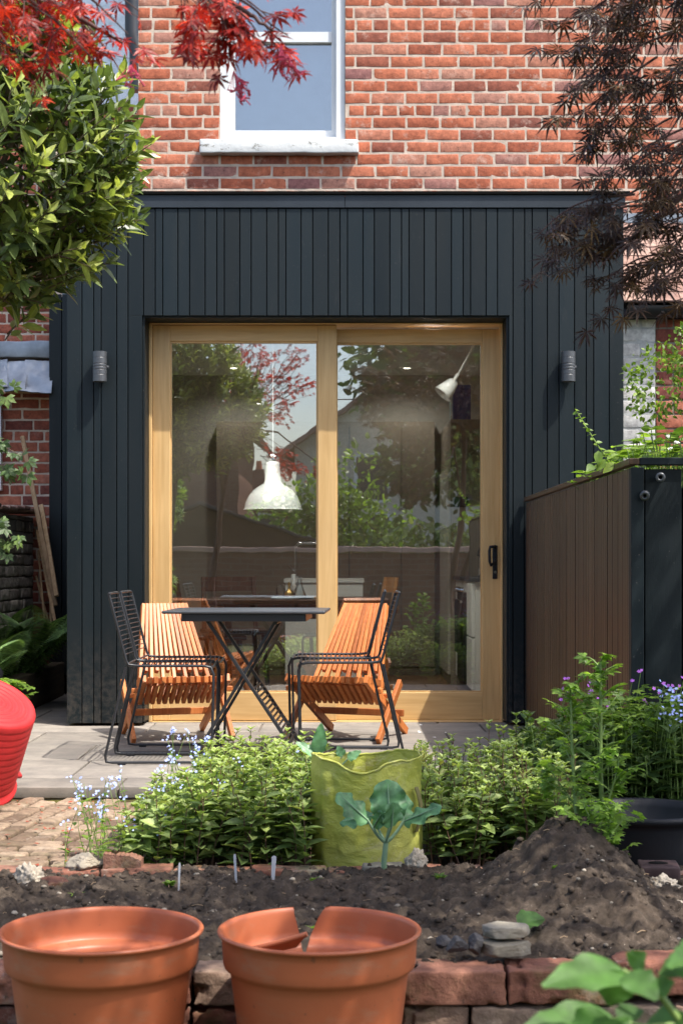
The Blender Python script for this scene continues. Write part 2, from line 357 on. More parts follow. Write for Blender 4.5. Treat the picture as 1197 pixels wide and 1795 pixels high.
M['blue'] = simple('pale_blue_petal', (.38, .46, .85), .7); M['purple'] = simple('purple_petal', (.42, .12, .55), .7); M['whitep'] = simple('white_petal', (.8, .8, .78), .7)
M['keys'] = simple('pink_maple_keys', (.55, .06, .12), .6)

M['celery'] = leafmat('celery_leaf', [(0, (.12, .22, .03)), (.5, (.20, .34, .05)), (1, (.32, .48, .08))], .45, .4)
# ---------------------------------------------------------------- leaf templates (x = along the leaf, z = normal)
def leaf_t(wd=.35, fold=.08, droop=.15, n=4, pw=.8, wave=0):
    V = []; Fq = []
    for i in range(n+1):
        t = i/n; ww = wd*.5*(math.sin(math.pi*min(1, t**pw*.97+.03)))**.9 if 0 < i < n else .012
        z = -droop*t*t; V += [(t, -ww, z+fold*ww/wd*2+wave*math.sin(i*2.1)*.3), (t, 0, z), (t, ww, z+fold*ww/wd*2-wave*math.sin(i*2.6)*.3)]
    for i in range(n):
        for k in (0, 1): a = i*3+k; Fq.append((a, a+3, a+4, a+1))
    return np.array(V, float), np.array(Fq)
def palm_t(angs, lens, wd=.13, droop=.25, side=.45, fold=.03):
    V = []; Fq = []
    for a, L in zip(angs, lens):
        a = R(a); c, s_ = math.cos(a), math.sin(a); w_ = wd*L**.5; b = len(V)
        for (t, o, z) in ((0, 0, 0), (side*L, w_*.9, fold), (L*.72, w_*.55, fold*.5), (L, 0, 0), (L*.72, -w_*.55, fold*.5), (side*L, -w_*.9, fold), (side*L, 0, 0), (L*.72, 0, 0)):
            x = t*c-o*s_; y = t*s_+o*c; V.append((x, y, z-droop*(x*x+y*y)))
        Fq += [(b, b+6, b+1, b+1), (b, b+5, b+6, b+6), (b+6, b+7, b+2, b+1), (b+5, b+4, b+7, b+6), (b+7, b+3, b+2, b+2), (b+4, b+3, b+7, b+7)]
    V = np.array(V, float); q = np.array(Fq)
    tri = np.array([(a, b, c) for a, b, c, d in q if c == d]); quad = np.array([f for f in q if f[2] != f[3]])
    t2 = []
    for a, b, c, d in quad: t2 += [(a, b, c), (a, c, d)]
    return V, np.concatenate([tri, np.array(t2)])
T_BAY = leaf_t(.36, .06, .08, 4); T_MINT = leaf_t(.54, .10, .22, 3); T_OV = leaf_t(.62, .05, .15, 4); T_NARROW = leaf_t(.16, .04, .4, 4)
T_MAPLE = palm_t([-125, -82, -42, 0, 42, 82, 125], [.42, .72, .92, 1, .92, .72, .42], .125, .22)
T_DARK = palm_t([-110, -72, -36, 0, 36, 72, 110], [.5, .78, .93, 1, .93, .78, .5], .075, .30, .4)
T_CEL = palm_t([-95, -50, 0, 50, 95], [.7, .9, 1, .9, .7], .26, .25, .6)
def frames(D, N):
    D = np.asarray(D, float); N = np.asarray(N, float); D = D/(np.linalg.norm(D, axis=1)[:, None]+1e-9)
    Y = np.cross(N, D); Y /= np.linalg.norm(Y, axis=1)[:, None]+1e-9; Z = np.cross(D, Y); return np.stack([D, Y, Z], 2)
class Leaves:
    def __init__(s): s.p = []; s.d = []; s.n = []; s.s = []; s.r = []
    def add(s, p, d, n, sz, r=None): s.p.append(p); s.d.append(d); s.n.append(n); s.s.append(sz); s.r.append(random.random() if r is None else r)
    def into(s, mb, T):
        if s.p: mb.inst(T[0], T[1], frames(s.d, s.n), np.array(s.p), np.array(s.r), s.s)
def rv(): return rng.normal(size=3)
def unit(v): return v/(np.linalg.norm(v)+1e-9)
def curve(a, b, sag=0, wob=.03, n=8):
    a = np.asarray(a, float); b = np.asarray(b, float); t = np.linspace(0, 1, n)[:, None]; L = np.linalg.norm(b-a)
    o = np.sin(math.pi*t)*(np.array([0, 0, sag])+rv()[None]*wob*L) + t*(1-t)*np.sin(5*t)*rv()[None]*wob*L
    return a+(b-a)*t+o

# ================================================================ GROUND
g = MB()
g.add([(-60, -60, -.16), (60, -60, -.16), (60, 60, -.16), (-60, 60, -.16)], [(0, 1, 2, 3)], .5); struct(g.build('garden_ground', M['grass']))
# patio slabs
mb = MB(); und = MB()
def slabs(mb, x0, x1, y0, y1, rows, z=0.0, th=.045, seed=1):
    rr = random.Random(seed); y = y0
    while y < y1-.02:
        h = min(rr.choice(rows), y1-y); 
        if y1-(y+h) < .12: h = y1-y
        x = x0-rr.random()*.4
        while x < x1:
            ww = rr.choice([.45, .6, .75, .9]); a, b = max(x, x0), min(x+ww, x1)
            if b-a > .05:
                mb.rbox((b-a-.011, h-.011, th), Matrix.Translation(((a+b)/2, y+h/2, z-th/2+rr.uniform(-.0015, .0015))), r=.004, n=(3, 3, 1), noise=.0012, nsc=9, seed=rr.randint(0, 99), rnd=rr.random())
            x += ww
        y += h
slabs(mb, -3.2, 1.6, 6.22, 8.95, [.28, .45, .6], seed=3)
slabs(mb, -1.91, -1.30, 8.95, 13.2, [.45, .6], seed=5)
struct(mb.build('patio', M['patio'], smooth=True))
mb = MB(); mb.box(-3.2, 6.24, -.15, 1.6, 13.2, -.012); struct(mb.build('patio_bedding', M['mortard']))
# brick path
mb = MB(); rr = random.Random(4)
c, s_ = math.cos(R(-7)), math.sin(R(-7))
Mr = Matrix.Translation((-1.4, 5.2, 0))@Matrix.Rotation(R(-7), 4, 'Z')
for i in range(-14, 15):
    for j in range(-1, 8):
        x = i*.078; y = .14+j*.172+(i % 2)*.086+rr.uniform(-.004, .004)
        wp = Mr@Vector((x, y, 0))
        if wp.y+.09 > 6.21 or wp.y < 5.2-.02: continue
        mb.rbox((.066, .156, .06), Mr@Matrix.Translation((x+rr.uniform(-.002, .002), y, -.062+rr.uniform(-.004, .004)))@Matrix.Rotation(rr.uniform(-.03, .03), 4, 'Z'), r=.009, n=(2, 3, 1), noise=.003, nsc=22, seed=rr.randint(0, 99), rnd=rr.random())
for j in range(0, 27):
    y = 5.19-j*.083; x = -2.3+(j % 2)*.055-rr.random()*.03
    while x < -.55:
        L = rr.choice([.105, .12, .16, .105])
        if x < -.60-(5.2-y)*.10:
            mb.rbox((L-.012, .070, .06), Matrix.Translation((x+L/2, y-.037, -.062+rr.uniform(-.004, .004)))@Matrix.Rotation(rr.uniform(-.03, .03), 4, 'Z'), r=.009, n=(2, 2, 1), noise=.003, nsc=22, seed=rr.randint(0, 99), rnd=rr.random())
        x += L
struct(mb.build('brick_path', M['pathbrick'], smooth=True))
# moss and grit between path bricks
def mossm():
    t = NT('mossy_joint_grit'); c = t.ramp(t.noise(9, 6, .7), [(.35, (.06, .045, .03)), (.5, (.07, .06, .02)), (.65, (.14, .14, .03))]); t.bump(t.noise(90, 4, .7), .7, .006); return t.fin(c, .95, .1)
M['moss'] = mossm()
mb = MB(); X = np.linspace(-2.6, -.45, 90); Y = np.linspace(3.7, 6.23, 100); gx, gy = np.meshgrid(X, Y); pp = np.stack([gx.ravel(), gy.ravel(), np.zeros(gx.size)], 1)
pp[:, 2] = -.049+fbm(pp, 9, 3)*.006; nx = len(X); i = (np.arange(99)[:, None]*nx+np.arange(89)[None]).reshape(-1)
mb.add(pp, np.stack([i, i+1, i+1+nx, i+nx], 1), .5); struct(mb.build('path_joints', M['moss'], smooth=True))
# raised bed soil
def soilz(x, y):
    p = np.stack([x, y, np.zeros_like(x)], 1)
    base = np.interp(y, [3.05, 3.3, 4.0, 4.42, 4.6], [.045, .06, .055, .022, -.02])
    m = .162*np.exp(-((x-.59)/.16)**2-((y-4.12)/.20)**2)+.085*np.exp(-((x-.62)/.26)**2-((y-3.75)/.28)**2); m = m/(1+np.exp((x-.765+(y-4.1)*-.02)/.028)); m = m+.02*np.exp(-((x-.12)/.12)**2-((y-4.22)/.15)**2)
    return base+m+fbm(p, 5, 1, 3)*.009+fbm(p, 26, 9, 4, .7)*.013
def soil(x0, x1, y0, y1, nx, ny, fn, name, parent=None):
    mb = MB(); X = np.linspace(x0, x1, nx); Y = np.linspace(y0, y1, ny); gx, gy = np.meshgrid(X, Y); x, y = gx.ravel(), gy.ravel()
    V = np.stack([x, y, fn(x, y)], 1); i = (np.arange(ny-1)[:, None]*nx+np.arange(nx-1)[None]).reshape(-1)
    mb.add(V, np.stack([i, i+1, i+1+nx, i+nx], 1), .5)
    return mb, x, y
mb, _, _ = soil(-1.25, 1.65, 3.16, 4.42, 520, 230, soilz, '')
# clods
cv = []; 
def ico(sb=2):
    import bmesh
    bm = bmesh.new(); bmesh.ops.create_icosphere(bm, subdivisions=sb, radius=1); v = np.array([q.co[:] for q in bm.verts]); f = np.array([[q.index for q in ff.verts] for ff in bm.faces]); bm.free(); return v, f
IV, IF = ico()
IV5, IF5 = ico(5)
NC = 4200; cx = rng.uniform(-1.2, 1.5, NC); cy = rng.uniform(3.18, 4.38, NC); cs = .002+.0085*rng.random(NC)**4
keep = (cx-.8*0 > -1.2); cz = soilz(cx, cy)
Ms = []; 
for k in range(NC):
    q = Matrix.Rotation(random.random()*6, 3, 'Z')@Matrix.Diagonal((1, random.uniform(.6, 1), random.uniform(.5, .9))); Ms.append(np.array(q))
mb.inst(IV*(1+.25*vnoise(IV, 1.7, 3)[:, None]), IF, Ms, np.stack([cx, cy, cz+cs*.3], 1), sc=cs)
tag(mb.build('raised_bed_soil', M['soil'], smooth=True), 'dark crumbly soil in the raised bed heaped into a mound on the right', 'soil', kind='stuff')
def backz(x, y):
    p = np.stack([x, y, np.zeros_like(x)], 1); return -.03+fbm(p, 5, 11, 4)*.014+.03*np.clip(x-.6, 0, 1)
mb, _, _ = soil(-.78, 2.6, 4.40, 6.215, 150, 90, backz, ''); struct(mb.build('flower_bed_ground', M['soil'], smooth=True))

# ================================================================ BRICKWORK HELPERS
def bricks(mb, x0, x1, z0, z1, y, hole=None, course=.075, L=.208, mort=.011, depth=.05, hdr=7, seed=0, out=.004, n=(4, 1, 2), noise=.0014, axis='x', jit=.0, r=.006):
    rr = random.Random(seed); k = 0; z = z0
    while z < z1-.02:
        header = hdr and (k % hdr == 3); l = L/2 if header else L
        x = x0-((k % 2)*l/2)-(rr.random()*.02)
        while x < x1:
            bl = l*rr.uniform(.97, 1.03); a, b = max(x, x0), min(x+bl-mort, x1); zz0, zz1 = z+mort/2, min(z+course-mort/2, z1)
            segs = [(a, b)]
            if hole and zz1 > hole[2] and zz0 < hole[3]:
                segs = []
                if a < hole[0]: segs.append((a, min(b, hole[0])))
                if b > hole[1]: segs.append((max(a, hole[1]), b))
            for (a, b) in segs:
                if b-a < .02: continue
                if axis == 'x': size = (b-a, depth, zz1-zz0); Mx = Matrix.Translation(((a+b)/2, y+depth/2-out-rr.random()*jit, (zz0+zz1)/2))
                else: size = (depth, b-a, zz1-zz0); Mx = Matrix.Translation((y-depth/2+out+rr.random()*jit, (a+b)/2, (zz0+zz1)/2))
                Mx = Mx@Matrix.Rotation(rr.gauss(0, .004), 4, 'Y' if axis == 'x' else 'X')
                mb.rbox(size, Mx, r=r, n=n if axis == 'x' else (n[1], n[0], n[2]), noise=noise, nsc=30, seed=rr.randint(0, 9999), rnd=rr.random(), chip=.002)
            x += bl
        z += course; k += 1

# ================================================================ HOUSE
HD = 9.65; HS = F/HD
hx = lambda px: (px-HX)/HS
hz = lambda py: EYE+(HY-py)/HS
house = thing('brick_house', 'red brick house wall with pale mortar rising above the black timber extension', 'house', (0, HD, 0))
house.location = (0, 0, 0)
WX0, WX1, WZ0, WZ1 = hx(385), hx(605), hz(247), hz(-260)
mb = MB(); HL, HR, HT, HB = hx(243), 4.2, 6.6, 2.35
mb.box(HL, HD, HB, WX0, HD+.3, HT); mb.box(WX1, HD, HB, HR, HD+.3, HT); mb.box(WX0, HD, HB, WX1, HD+.3, WZ0-.001); mb.box(WX0, HD, WZ1, WX1, HD+.3, HT)
mb.build('mortar_backing', M['mortar'], house)
mb = MB(); bricks(mb, HL, HR, HB+.015, 5.6, HD, (WX0, WX1, WZ0-.03, WZ1), seed=2, out=.002, r=.0035, mort=.0125)
wallo = mb.build('brick_wall', M['house'], house, smooth=True)
# sash window
mb = MB(); y0 = HD+.022
ox0, ox1, oz0, oz1 = WX0, WX1, WZ0, WZ1
fw = (411-385)/HS
mb.box(ox0+.002, y0, oz0, ox0+.055, y0+.12, oz1-.002); mb.box(ox1-.055, y0, oz0, ox1-.002, y0+.12, oz1-.002); mb.box(ox0+.055, y0, oz1-.06, ox1-.055, y0+.12, oz1-.002)
mb.box(ox0+.055, y0+.003, oz0, ox1-.055, y0+.115, oz0+.03)
win = mb.build('sash_window', M['white'], house)
mb = MB(); gz = hz(223); mz0, mz1 = hz(68), hz(50); a0, a1 = ox0+.055, ox1-.055; yy = y0+.05
mb.box(a0, yy, oz0+.03, hx(411), yy+.04, mz1); mb.box(hx(581), yy, oz0+.03, a1, yy+.04, mz1); mb.box(hx(411), yy+.002, oz0+.03, hx(581), yy+.038, gz); mb.box(hx(411), yy-.012, mz0, hx(581), yy+.03, mz1)
mb.build('lower_sash', M['white'], win)
mb = MB(); yy2 = y0+.092; mb.box(a0, yy2, mz1-.02, hx(411), yy2+.03, oz1-.06); mb.box(hx(581), yy2, mz1-.02, a1, yy2+.03, oz1-.06); mb.box(hx(411), yy2+.002, mz0+.012, hx(581), yy2+.026, mz1-.001); mb.build('upper_sash', M['white'], win)
mb = MB(); mb.box(hx(411)-.005, yy+.02, gz-.005, hx(581)+.005, yy+.024, mz0+.01, .5); mb.build('pane', M['glassup'], win)
mb = MB(); mb.box(hx(411)-.005, yy2+.012, mz1, hx(581)+.005, yy2+.016, oz1-.05, .5); mb.build('pane', M['glassup'], win)
mb = MB(); mb.box(ox0, y0+.16, oz0, ox1, y0+.17, oz1); mb.build('window_blind', M['blind'], win)
mb = MB(); mb.rbox((hx(628)-hx(352), .19, hz(249)-hz(273)), Matrix.Translation(((hx(628)+hx(352))/2, HD+.02, (hz(249)+hz(273))/2)), r=.008, n=(24, 3, 2), noise=.003, nsc=12, seed=3)
mb.build('window_sill', M['sill'], house, smooth=True)

# ================================================================ EXTENSION
ED = 8.6; ES = F/ED
ex = lambda px: (px-HX)/ES
ez = lambda py: EYE+(HY-py)/ES
ext = thing('timber_extension', 'single storey extension clad in narrow black vertical boards with wide glazed doors', 'extension')
XL, XR, ZT = ex(117), ex(1093), ez(341)
OX0, OX1, OZ1 = ex(250), ex(891), ez(553); FT = ez(364)
mb = MB(); rr = random.Random(11); x = XL; k = 0; pat = [.085, .064, .041, .085, .062, .085, .064, .041, .083, .064]
while x < XR-.01:
    wd = pat[k % len(pat)]; a, b = x, min(x+wd, XR)
    if XR-b < .02: b = XR
    for (u0, u1, zz0, zz1) in ((a, b, .015, FT-.006), ):
        if u1 <= OX0+.001 or u0 >= OX1-.001: parts = [(u0, u1, zz0, zz1)]
        else:
            parts = [(u0, u1, OZ1, zz1)]
            if u0 < OX0: parts.append((u0, OX0, zz0, OZ1))
            if u1 > OX1: parts.append((OX1, u1, zz0, OZ1))
        rn = rr.random(); dy = rr.uniform(0, .0015)
        for (p0, p1, q0, q1) in parts:
            if p1-p0 < .006: continue
            mb.rbox((p1-p0-.005, .02, q1-q0), Matrix.Translation(((p0+p1)/2, ED+.01+dy, (q0+q1)/2)), r=.0018, n=(1, 1, 6), rnd=rn)
    x = b; k += 1
mb.build('cladding', M['clad'], ext)
mb = MB()  # backing and body
mb.box(XL+.004, ED+.022, .02, OX0-.002, ED+.34, ZT-.03); mb.box(OX1+.002, ED+.022, .02, XR-.004, ED+.34, ZT-.03); mb.box(OX0-.002, ED+.022, OZ1+.004, OX1+.002, ED+.34, ZT-.03)
mb.build('wall_core', M['void'], ext)
mb = MB(); mb.box(OX0-.001, ED+.021, .02, OX0+.010, ED+.30, OZ1+.002); mb.box(OX1-.010, ED+.021, .02, OX1+.001, ED+.30, OZ1+.002); mb.box(OX0+.010, ED+.021, OZ1-.008, OX1-.010, ED+.30, OZ1+.003)
mb.build('door_reveal', M['clad'], ext)
mb = MB(); mb.box(XL-.012, ED-.008, FT, ex(604), ED+.018, ZT-.004); mb.box(ex(604)+.003, ED-.008, FT, XR+.006, ED+.018, ZT-.004); mb.build('fascia', simple('blue_black_fascia', (.022, .029, .038), .5, .3, 0, .15, 4), ext)
mb = MB(); mb.rbox((XR-XL+.06, .05, .018), Matrix.Translation(((XL+XR)/2, ED+.004, ZT+.006)), r=.003); mb.box(XL, ED+.03, ZT-.03, XR, HD, ZT-.004); mb.build('roof_edge', M['void'], ext)
mb = MB()  # right-hand flank
mb.box(XR-.02, ED+.024, .02, XR, HD+.1, ZT-.031); mb.box(XL, ED+.024, .02, XL+.02, 10.7, ZT-.031); mb.build('flank_cladding', M['clad'], ext)
mb = MB()  # wider rear part on the left
for k, px in enumerate(range(0, 6)): a = -1.99+k*.085; mb.rbox((.08, .02, 2.6), Matrix.Translation((a+.042, 10.71, .13+1.3)), r=.002, n=(1, 1, 4))
for k in range(18): mb.rbox((.02, .08, 2.6), Matrix.Translation((-1.985, 10.76+k*.085, 1.43)), r=.002, n=(1, 1, 2))
mb.build('rear_cladding', M['clad'], ext)
mb = MB(); mb.box(-1.965, 10.75, .0, -1.5, 13.2, 2.72); mb.build('rear_core', M['void'], ext)
# door frame (front plane)
DY = ED+.22; DS = F/DY
dx = lambda px: (px-HX)/DS
dz = lambda py: EYE+(HY-py)/DS
def frame(mbv, mbh, x0, x1, z0, z1, wl, wr, wt, wb, y, th):
    mbb = mbh[1]; mbh = mbh[0]; mb2 = mbv[1]; mbv = mbv[0]
    mbv.rbox((wl, th, z1-z0), Matrix.Translation((x0+wl/2, y+th/2, (z0+z1)/2)), r=.004, n=(1, 1, 6)); mb2.rbox((wr, th, z1-z0), Matrix.Translation((x1-wr/2, y+th/2, (z0+z1)/2)), r=.004, n=(1, 1, 6))
    mbh.rbox((x1-x0-wl-wr, th-.004, wt), Matrix.Translation(((x0+wl+x1-wr)/2, y+th/2+.001, z1-wt/2)), r=.003, n=(6, 1, 1)); mbb.rbox((x1-x0-wl-wr, th-.004, wb), Matrix.Translation(((x0+wl+x1-wr)/2, y+th/2+.001, z0+wb/2)), r=.003, n=(6, 1, 1))
fo0, fo1, ft = OX0+.011, OX1-.011, OZ1-.010
mv, mh = (MB(), MB()), (MB(), MB()); frame(mv, mh, fo0, fo1, .0, ft, dx(268)-fo0, fo1-dx(877), ft-dz(569), dz(1264), DY-.03, .13)
dfr = mv[0].build('door_frame', M['oak_v'], ext); mv[1].build('jamb', M['oak_v'], dfr); mh[0].build('head', M['oak_h'], dfr); mh[1].build('sill', M['oak_h'], dfr)
mv, mh = (MB(), MB()), (MB(), MB()); frame(mv, mh, dx(268)+.001, dx(590), dz(1263), dz(570), dx(298)-dx(268), dx(590)-dx(557), dz(570)-dz(598), dz(1214)-dz(1263), DY, .055)
fs = mv[0].build('fixed_light', M['oak_v'], ext); mv[1].build('stile', M['oak_v'], fs); [q.build('rail', M['oak_h'], fs) for q in mh]
def bead(mb, x0, x1, z0, z1, y):
    for a, b in (((x0, z0), (x0+.009, z1)), ((x1-.009, z0), (x1, z1)), ((x0+.009, z0), (x1-.009, z0+.009)), ((x0+.009, z1-.009), (x1-.009, z1))): mb.box(a[0], y, a[1], b[0], y+.02, b[1])
mb = MB(); bead(mb, dx(298), dx(557), dz(1214), dz(598), DY+.014); mb.build('glazing_bead', M['oak_v'], fs)
mb = MB(); mb.box(dx(297), DY+.028, dz(1216), dx(558), DY+.032, dz(597), .5); mb.build('glass_pane', M['glass'], fs)
SY = DY+.06; SS = F/SY
sx = lambda px: (px-HX)/SS
sz = lambda py: EYE+(HY-py)/SS
mv, mh = (MB(), MB()), (MB(), MB()); frame(mv, mh, sx(560), sx(877), sz(1262), sz(577), sx(588)-sx(560), sx(877)-sx(845), sz(577)-sz(601), sz(1214)-sz(1262), SY, .055)
sl = mv[0].build('sliding_door', M['oak_v'], ext); mv[1].build('stile', M['oak_v'], sl); [q.build('rail', M['oak_h'], sl) for q in mh]
mb = MB(); bead(mb, sx(589), sx(845), sz(1214), sz(601), SY+.014); mb.build('glazing_bead', M['oak_v'], sl)
mb = MB(); mb.box(sx(587), SY+.028, sz(1216), sx(846), SY+.032, sz(600), .5); mb.build('glass_pane', M['glass'], sl)
# handle
mb = MB(); hxx, hy = sx(866), SY
mb.rbox((.028, .008, sz(956)-sz(1015)), Matrix.Translation((sx(867), hy-.004, (sz(956)+sz(1015))/2)), r=.004)
pts = [(sx(867), hy-.006, sz(960)), (sx(866), hy-.05, sz(958)), (sx(857), hy-.06, sz(959)), (sx(855.5), hy-.062, sz(966)), (sx(856), hy-.062, sz(984)), (sx(858), hy-.06, sz(991)), (sx(866), hy-.045, sz(985)), (sx(867), hy-.006, sz(982))]
mb.tube(pts, .0085, 10); mb.build('door_handle', M['blackpl'], sl, smooth=True)
mb = MB(); mb.lathe([(0, 0), (.008, 0), (.008, .012), (0, .012)], 14, Matrix.Translation((sx(867), hy-.008, sz(1003)))@Matrix.Rotation(R(90), 4, 'X')); mb.build('lock_cylinder', M['chrome'], sl)
# interior shell
mb = MB(); mb.box(-1.478, ED+.35, -.01, 1.522, 12.75, .0); mb.build('interior_floor', M['floor'], ext)
mb = MB(); mb.box(-1.478, ED+.35, 0.001, -1.45, 12.8, 2.42); mb.box(1.50, ED+.35, .001, 1.522, 12.8, 2.42); mb.box(-1.45, 12.72, .001, 1.50, 12.8, 2.42); mb.build('interior_wall', M['iwall'], ext)
mb = MB(); mb.box(-1.48, ED+.345, 2.421, 1.524, 12.82, 2.5); mb.build('interior_ceiling', M['iceil'], ext)

# wall lights
def wall_light(px, label):
    t = thing('wall_light', label, 'wall light', (ex(px), ED, (ez(619)+ez(671))/2), 0, 'cylinder lights either side of the doors')
    h = (ez(619)-ez(671)); r = .038; mb = MB()
    prof = [(0, -h/2+.012), (r*.88, -h/2+.012), (r*.9, -h/2), (r, -h/2), (r, -h/2+.035), (r*.97, -h/2+.037), (r, -h/2+.039), (r, -.02), (r*.94, -.017), (r, -.014), (r, -.004), (r*.94, -.001), (r, .002), (r, .012), (r*.94, .015), (r, .018), (r, h/2-.035), (r*.97, h/2-.033), (r, h/2-.031), (r, h/2), (r*.9, h/2), (r*.88, h/2-.012), (0, h/2-.012)]
    mb.lathe(prof, 28, Matrix.Translation((0, -.055, 0))); mb.build('lamp_body', M['grey'], t, smooth=False)
    mb = MB(); mb.rbox((.034, .03, .06), Matrix.Translation((.012, -.010, 0)), r=.006); mb.lathe([(0, 0), (.009, 0), (.009, .01), (0, .01)], 12, Matrix.Translation((.036, -.03, .0))@Matrix.Rotation(R(90), 4, 'Y')); mb.build('wall_bracket', M['grey'], t)
    mb = MB(); mb.lathe([(0, 0), (r*.8, 0), (r*.8, .004)], 20, Matrix.Translation((0, -.055, -h/2+.006))); mb.build('lens', M['clearg'], t)
wall_light(178, 'grey cylindrical wall light on the black cladding left of the glazed doors')
wall_light(993, 'grey cylindrical wall light on the black cladding right of the glazed doors')

# ================================================================ LEFT SIDE
nb = thing('neighbour_wall', 'shaded red brick wall with a lead covered ledge and white window frames, left of the extension', 'building')
LD = 10.95; LS = F/LD; lx = lambda px: (px-HX)/LS; lz = lambda py: EYE+(HY-py)/LS
mb = MB(); mb.box(-4.6, LD+.01, 0, -2.0, LD+.3, 4.2); mb.build('mortar_backing', M['mortar'], nb)
mb = MB(); bricks(mb, -4.6, -2.0, .02, 4.2, LD+.01, (lx(88), lx(96), lz(948), lz(690)), seed=21, hdr=5, noise=.002)
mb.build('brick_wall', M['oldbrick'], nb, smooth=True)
mb = MB(); mb.box(lx(89), LD-.03, lz(945), lx(95), LD+.05, lz(690)); mb.box(lx(87), LD-.05, lz(948), lx(97), LD+.04, lz(944)); mb.build('window_frame', M['white'], nb)
mb = MB(); mb.box(lx(-60), LD-.05, lz(860), lx(5), LD+.04, lz(690)); mb.build('window_frame', M['white'], nb)
mb = MB(); mb.rbox((lx(98)-lx(-200), .16, lz(604)-lz(632)), Matrix.Translation(((lx(98)+lx(-200))/2, LD-.07, lz(618))), r=.01, n=(20, 2, 2), noise=.008, nsc=6, seed=4); mb.build('lead_ledge', M['lead'], nb, smooth=True)
mb = MB()
for (a, b, c_, d_) in ((10, 52, 632, 684), (45, 98, 632, 688), (-40, 14, 632, 680)):
    nx, ny = 14, 12; V = []
    for j in range(ny+1):
        for i in range(nx+1):
            u, v = i/nx, j/ny; px = a+(b-a)*u-(8*v if a > 0 else 0); V.append(P(px, c_+(d_-c_)*v, LD-.14-.16*v))
    V = np.array(V); V[:, 1] += .014*fbm(V, 9, int(a)+50); V[:, 2] += .012*fbm(V, 7, int(b)+50); i = (np.arange(ny)[:, None]*(nx+1)+np.arange(nx)[None]).reshape(-1)
    q = np.stack([i, i+1, i+nx+2, i+nx+1], 1); mb.add(V, q); mb.add(V+np.array([0, .012, -.004]), q[:, ::-1])
mb.build('lead_sheet', M['lead'], nb, smooth=True)
mb = MB(); mb.box(lx(-50), LD-.12, lz(690), lx(80), LD-.0, lz(682)); mb.build('soffit_board', M['batten'], nb)

gw = thing('garden_wall', 'low grey painted brick garden wall with clay coping tiles at the left edge', 'wall')
mb = MB(); mb.box(-2.33, 5.6, -.15, -2.142, 10.9, 1.21); mb.build('wall_core', M['mortard'], gw)
mb = MB(); bricks(mb, 5.6, 10.88, -.02, 1.21, -2.14, None, seed=31, axis='y', jit=.006, noise=.004, out=.004, hdr=4); mb.build('brickwork', M['greybrick'], gw, smooth=True)
mb = MB(); rr = random.Random(9)
for k in range(24):
    y = 5.6+k*.222; mb.rbox((.30, .21, .025), Matrix.Translation((-2.22, y+.11, 1.245+rr.uniform(-.008, .008)))@Matrix.Rotation(rr.uniform(-.06, .06), 4, 'Y')@Matrix.Rotation(rr.uniform(-.05, .05), 4, 'X'), r=.006, n=(3, 3, 1), noise=.004, nsc=12, seed=k)
mb.build('coping', M['tile'], gw, smooth=True)
mb = MB(); mb.rbox((.09, 2.9, .23), Matrix.Translation((-1.93, 9.25, .105)), r=.01, n=(2, 16, 3), noise=.004, nsc=8); tag(mb.build('timber_edging', M['sleeper'], smooth=True), 'weathered timber sleeper edging the fern bed beside the side passage', 'edging')
mb, _, _ = soil(-2.14, -1.97, 7.9, 10.9, 14, 90, lambda x, y: .13+fbm(np.stack([x, y, x*0], 1), 7, 5)*.02, ''); struct(mb.build('fern_bed_ground', M['soil'], smooth=True))
def batten(a, b, w_, th, label):
    mb = MB(); mb.bar(a, b, w_, th, (0, 1, 0)); tag(mb.build('wooden_batten', M['batten']), label, 'batten', 'timber battens leaning by the left wall')
batten(P(98, 1062, 10.3), P(40, 765, 10.75), .03, .02, 'longest pale timber batten leaning left at the corner of the black extension')
batten(P(100, 1045, 10.25), P(73, 885, 10.7), .028, .02, 'thick pale timber batten leaning close against the black extension corner')
batten(P(97, 1090, 10.2), P(66, 930, 10.7), .02, .012, 'thin brown timber batten leaning between the ferns and the extension')
batten(P(96, 1130, 10.3), P(64, 1010, 10.8), .014, .01, 'thin short cane leaning low above the fern bed')
batten(P(84, 1150, 10.2), P(68, 965, 10.8), .012, .01, 'thin upright dark cane standing behind the fern')
batten(P(92, 1150, 10.1), P(88, 1010, 10.6), .016, .01, 'short upright cane beside the extension at the end of the sleeper')
# fern
def fern(c, n, L, label, seed):
    rs = random.Random(seed); t = thing('fern', label, 'fern', tuple(c)); lv = Leaves(); st = MB(); c0 = np.array([0, 0, 0.])
    for k in range(n):
        a = k*2.4+rs.random(); Lk = L*rs.uniform(.7, 1.05); dr = np.array([math.cos(a), math.sin(a), 0]); pts = []
        for j in range(14): u = j/13; pts.append(c0+dr*Lk*.75*u**1.1+np.array([0, 0, Lk*(1.3*u-.62*u*u)]))
        pts = np.array(pts); st.tube(pts, np.linspace(.003, .001, 14), 4); sd_ = np.cross(dr, (0, 0, 1))
        for j in range(1, 40):
            u = j/40; q = c0+dr*Lk*.75*u**1.1+np.array([0, 0, Lk*(1.3*u-.62*u*u)]); ln = .13*math.sin(math.pi*min(1, u*.88+.12))**.8*Lk/.5
            for sg in (-1, 1): lv.add(q, sd_*sg+dr*.35+np.array([0, 0, -.15]), (0, 0, 1), ln+.01)
    m = MB(); lv.into(m, leaf_t(.2, .03, .15, 3)); m.build('fronds', M['fern'], t); st.build('stalks', M['stem'], t)
fern((-2.02, 9.75, .13), 19, .74, 'green fern arching over the sleeper edging below the battens', 1)
fern((-2.08, 8.95, .13), 13, .52, 'smaller fern at the left edge in front of the grey brick wall', 2)
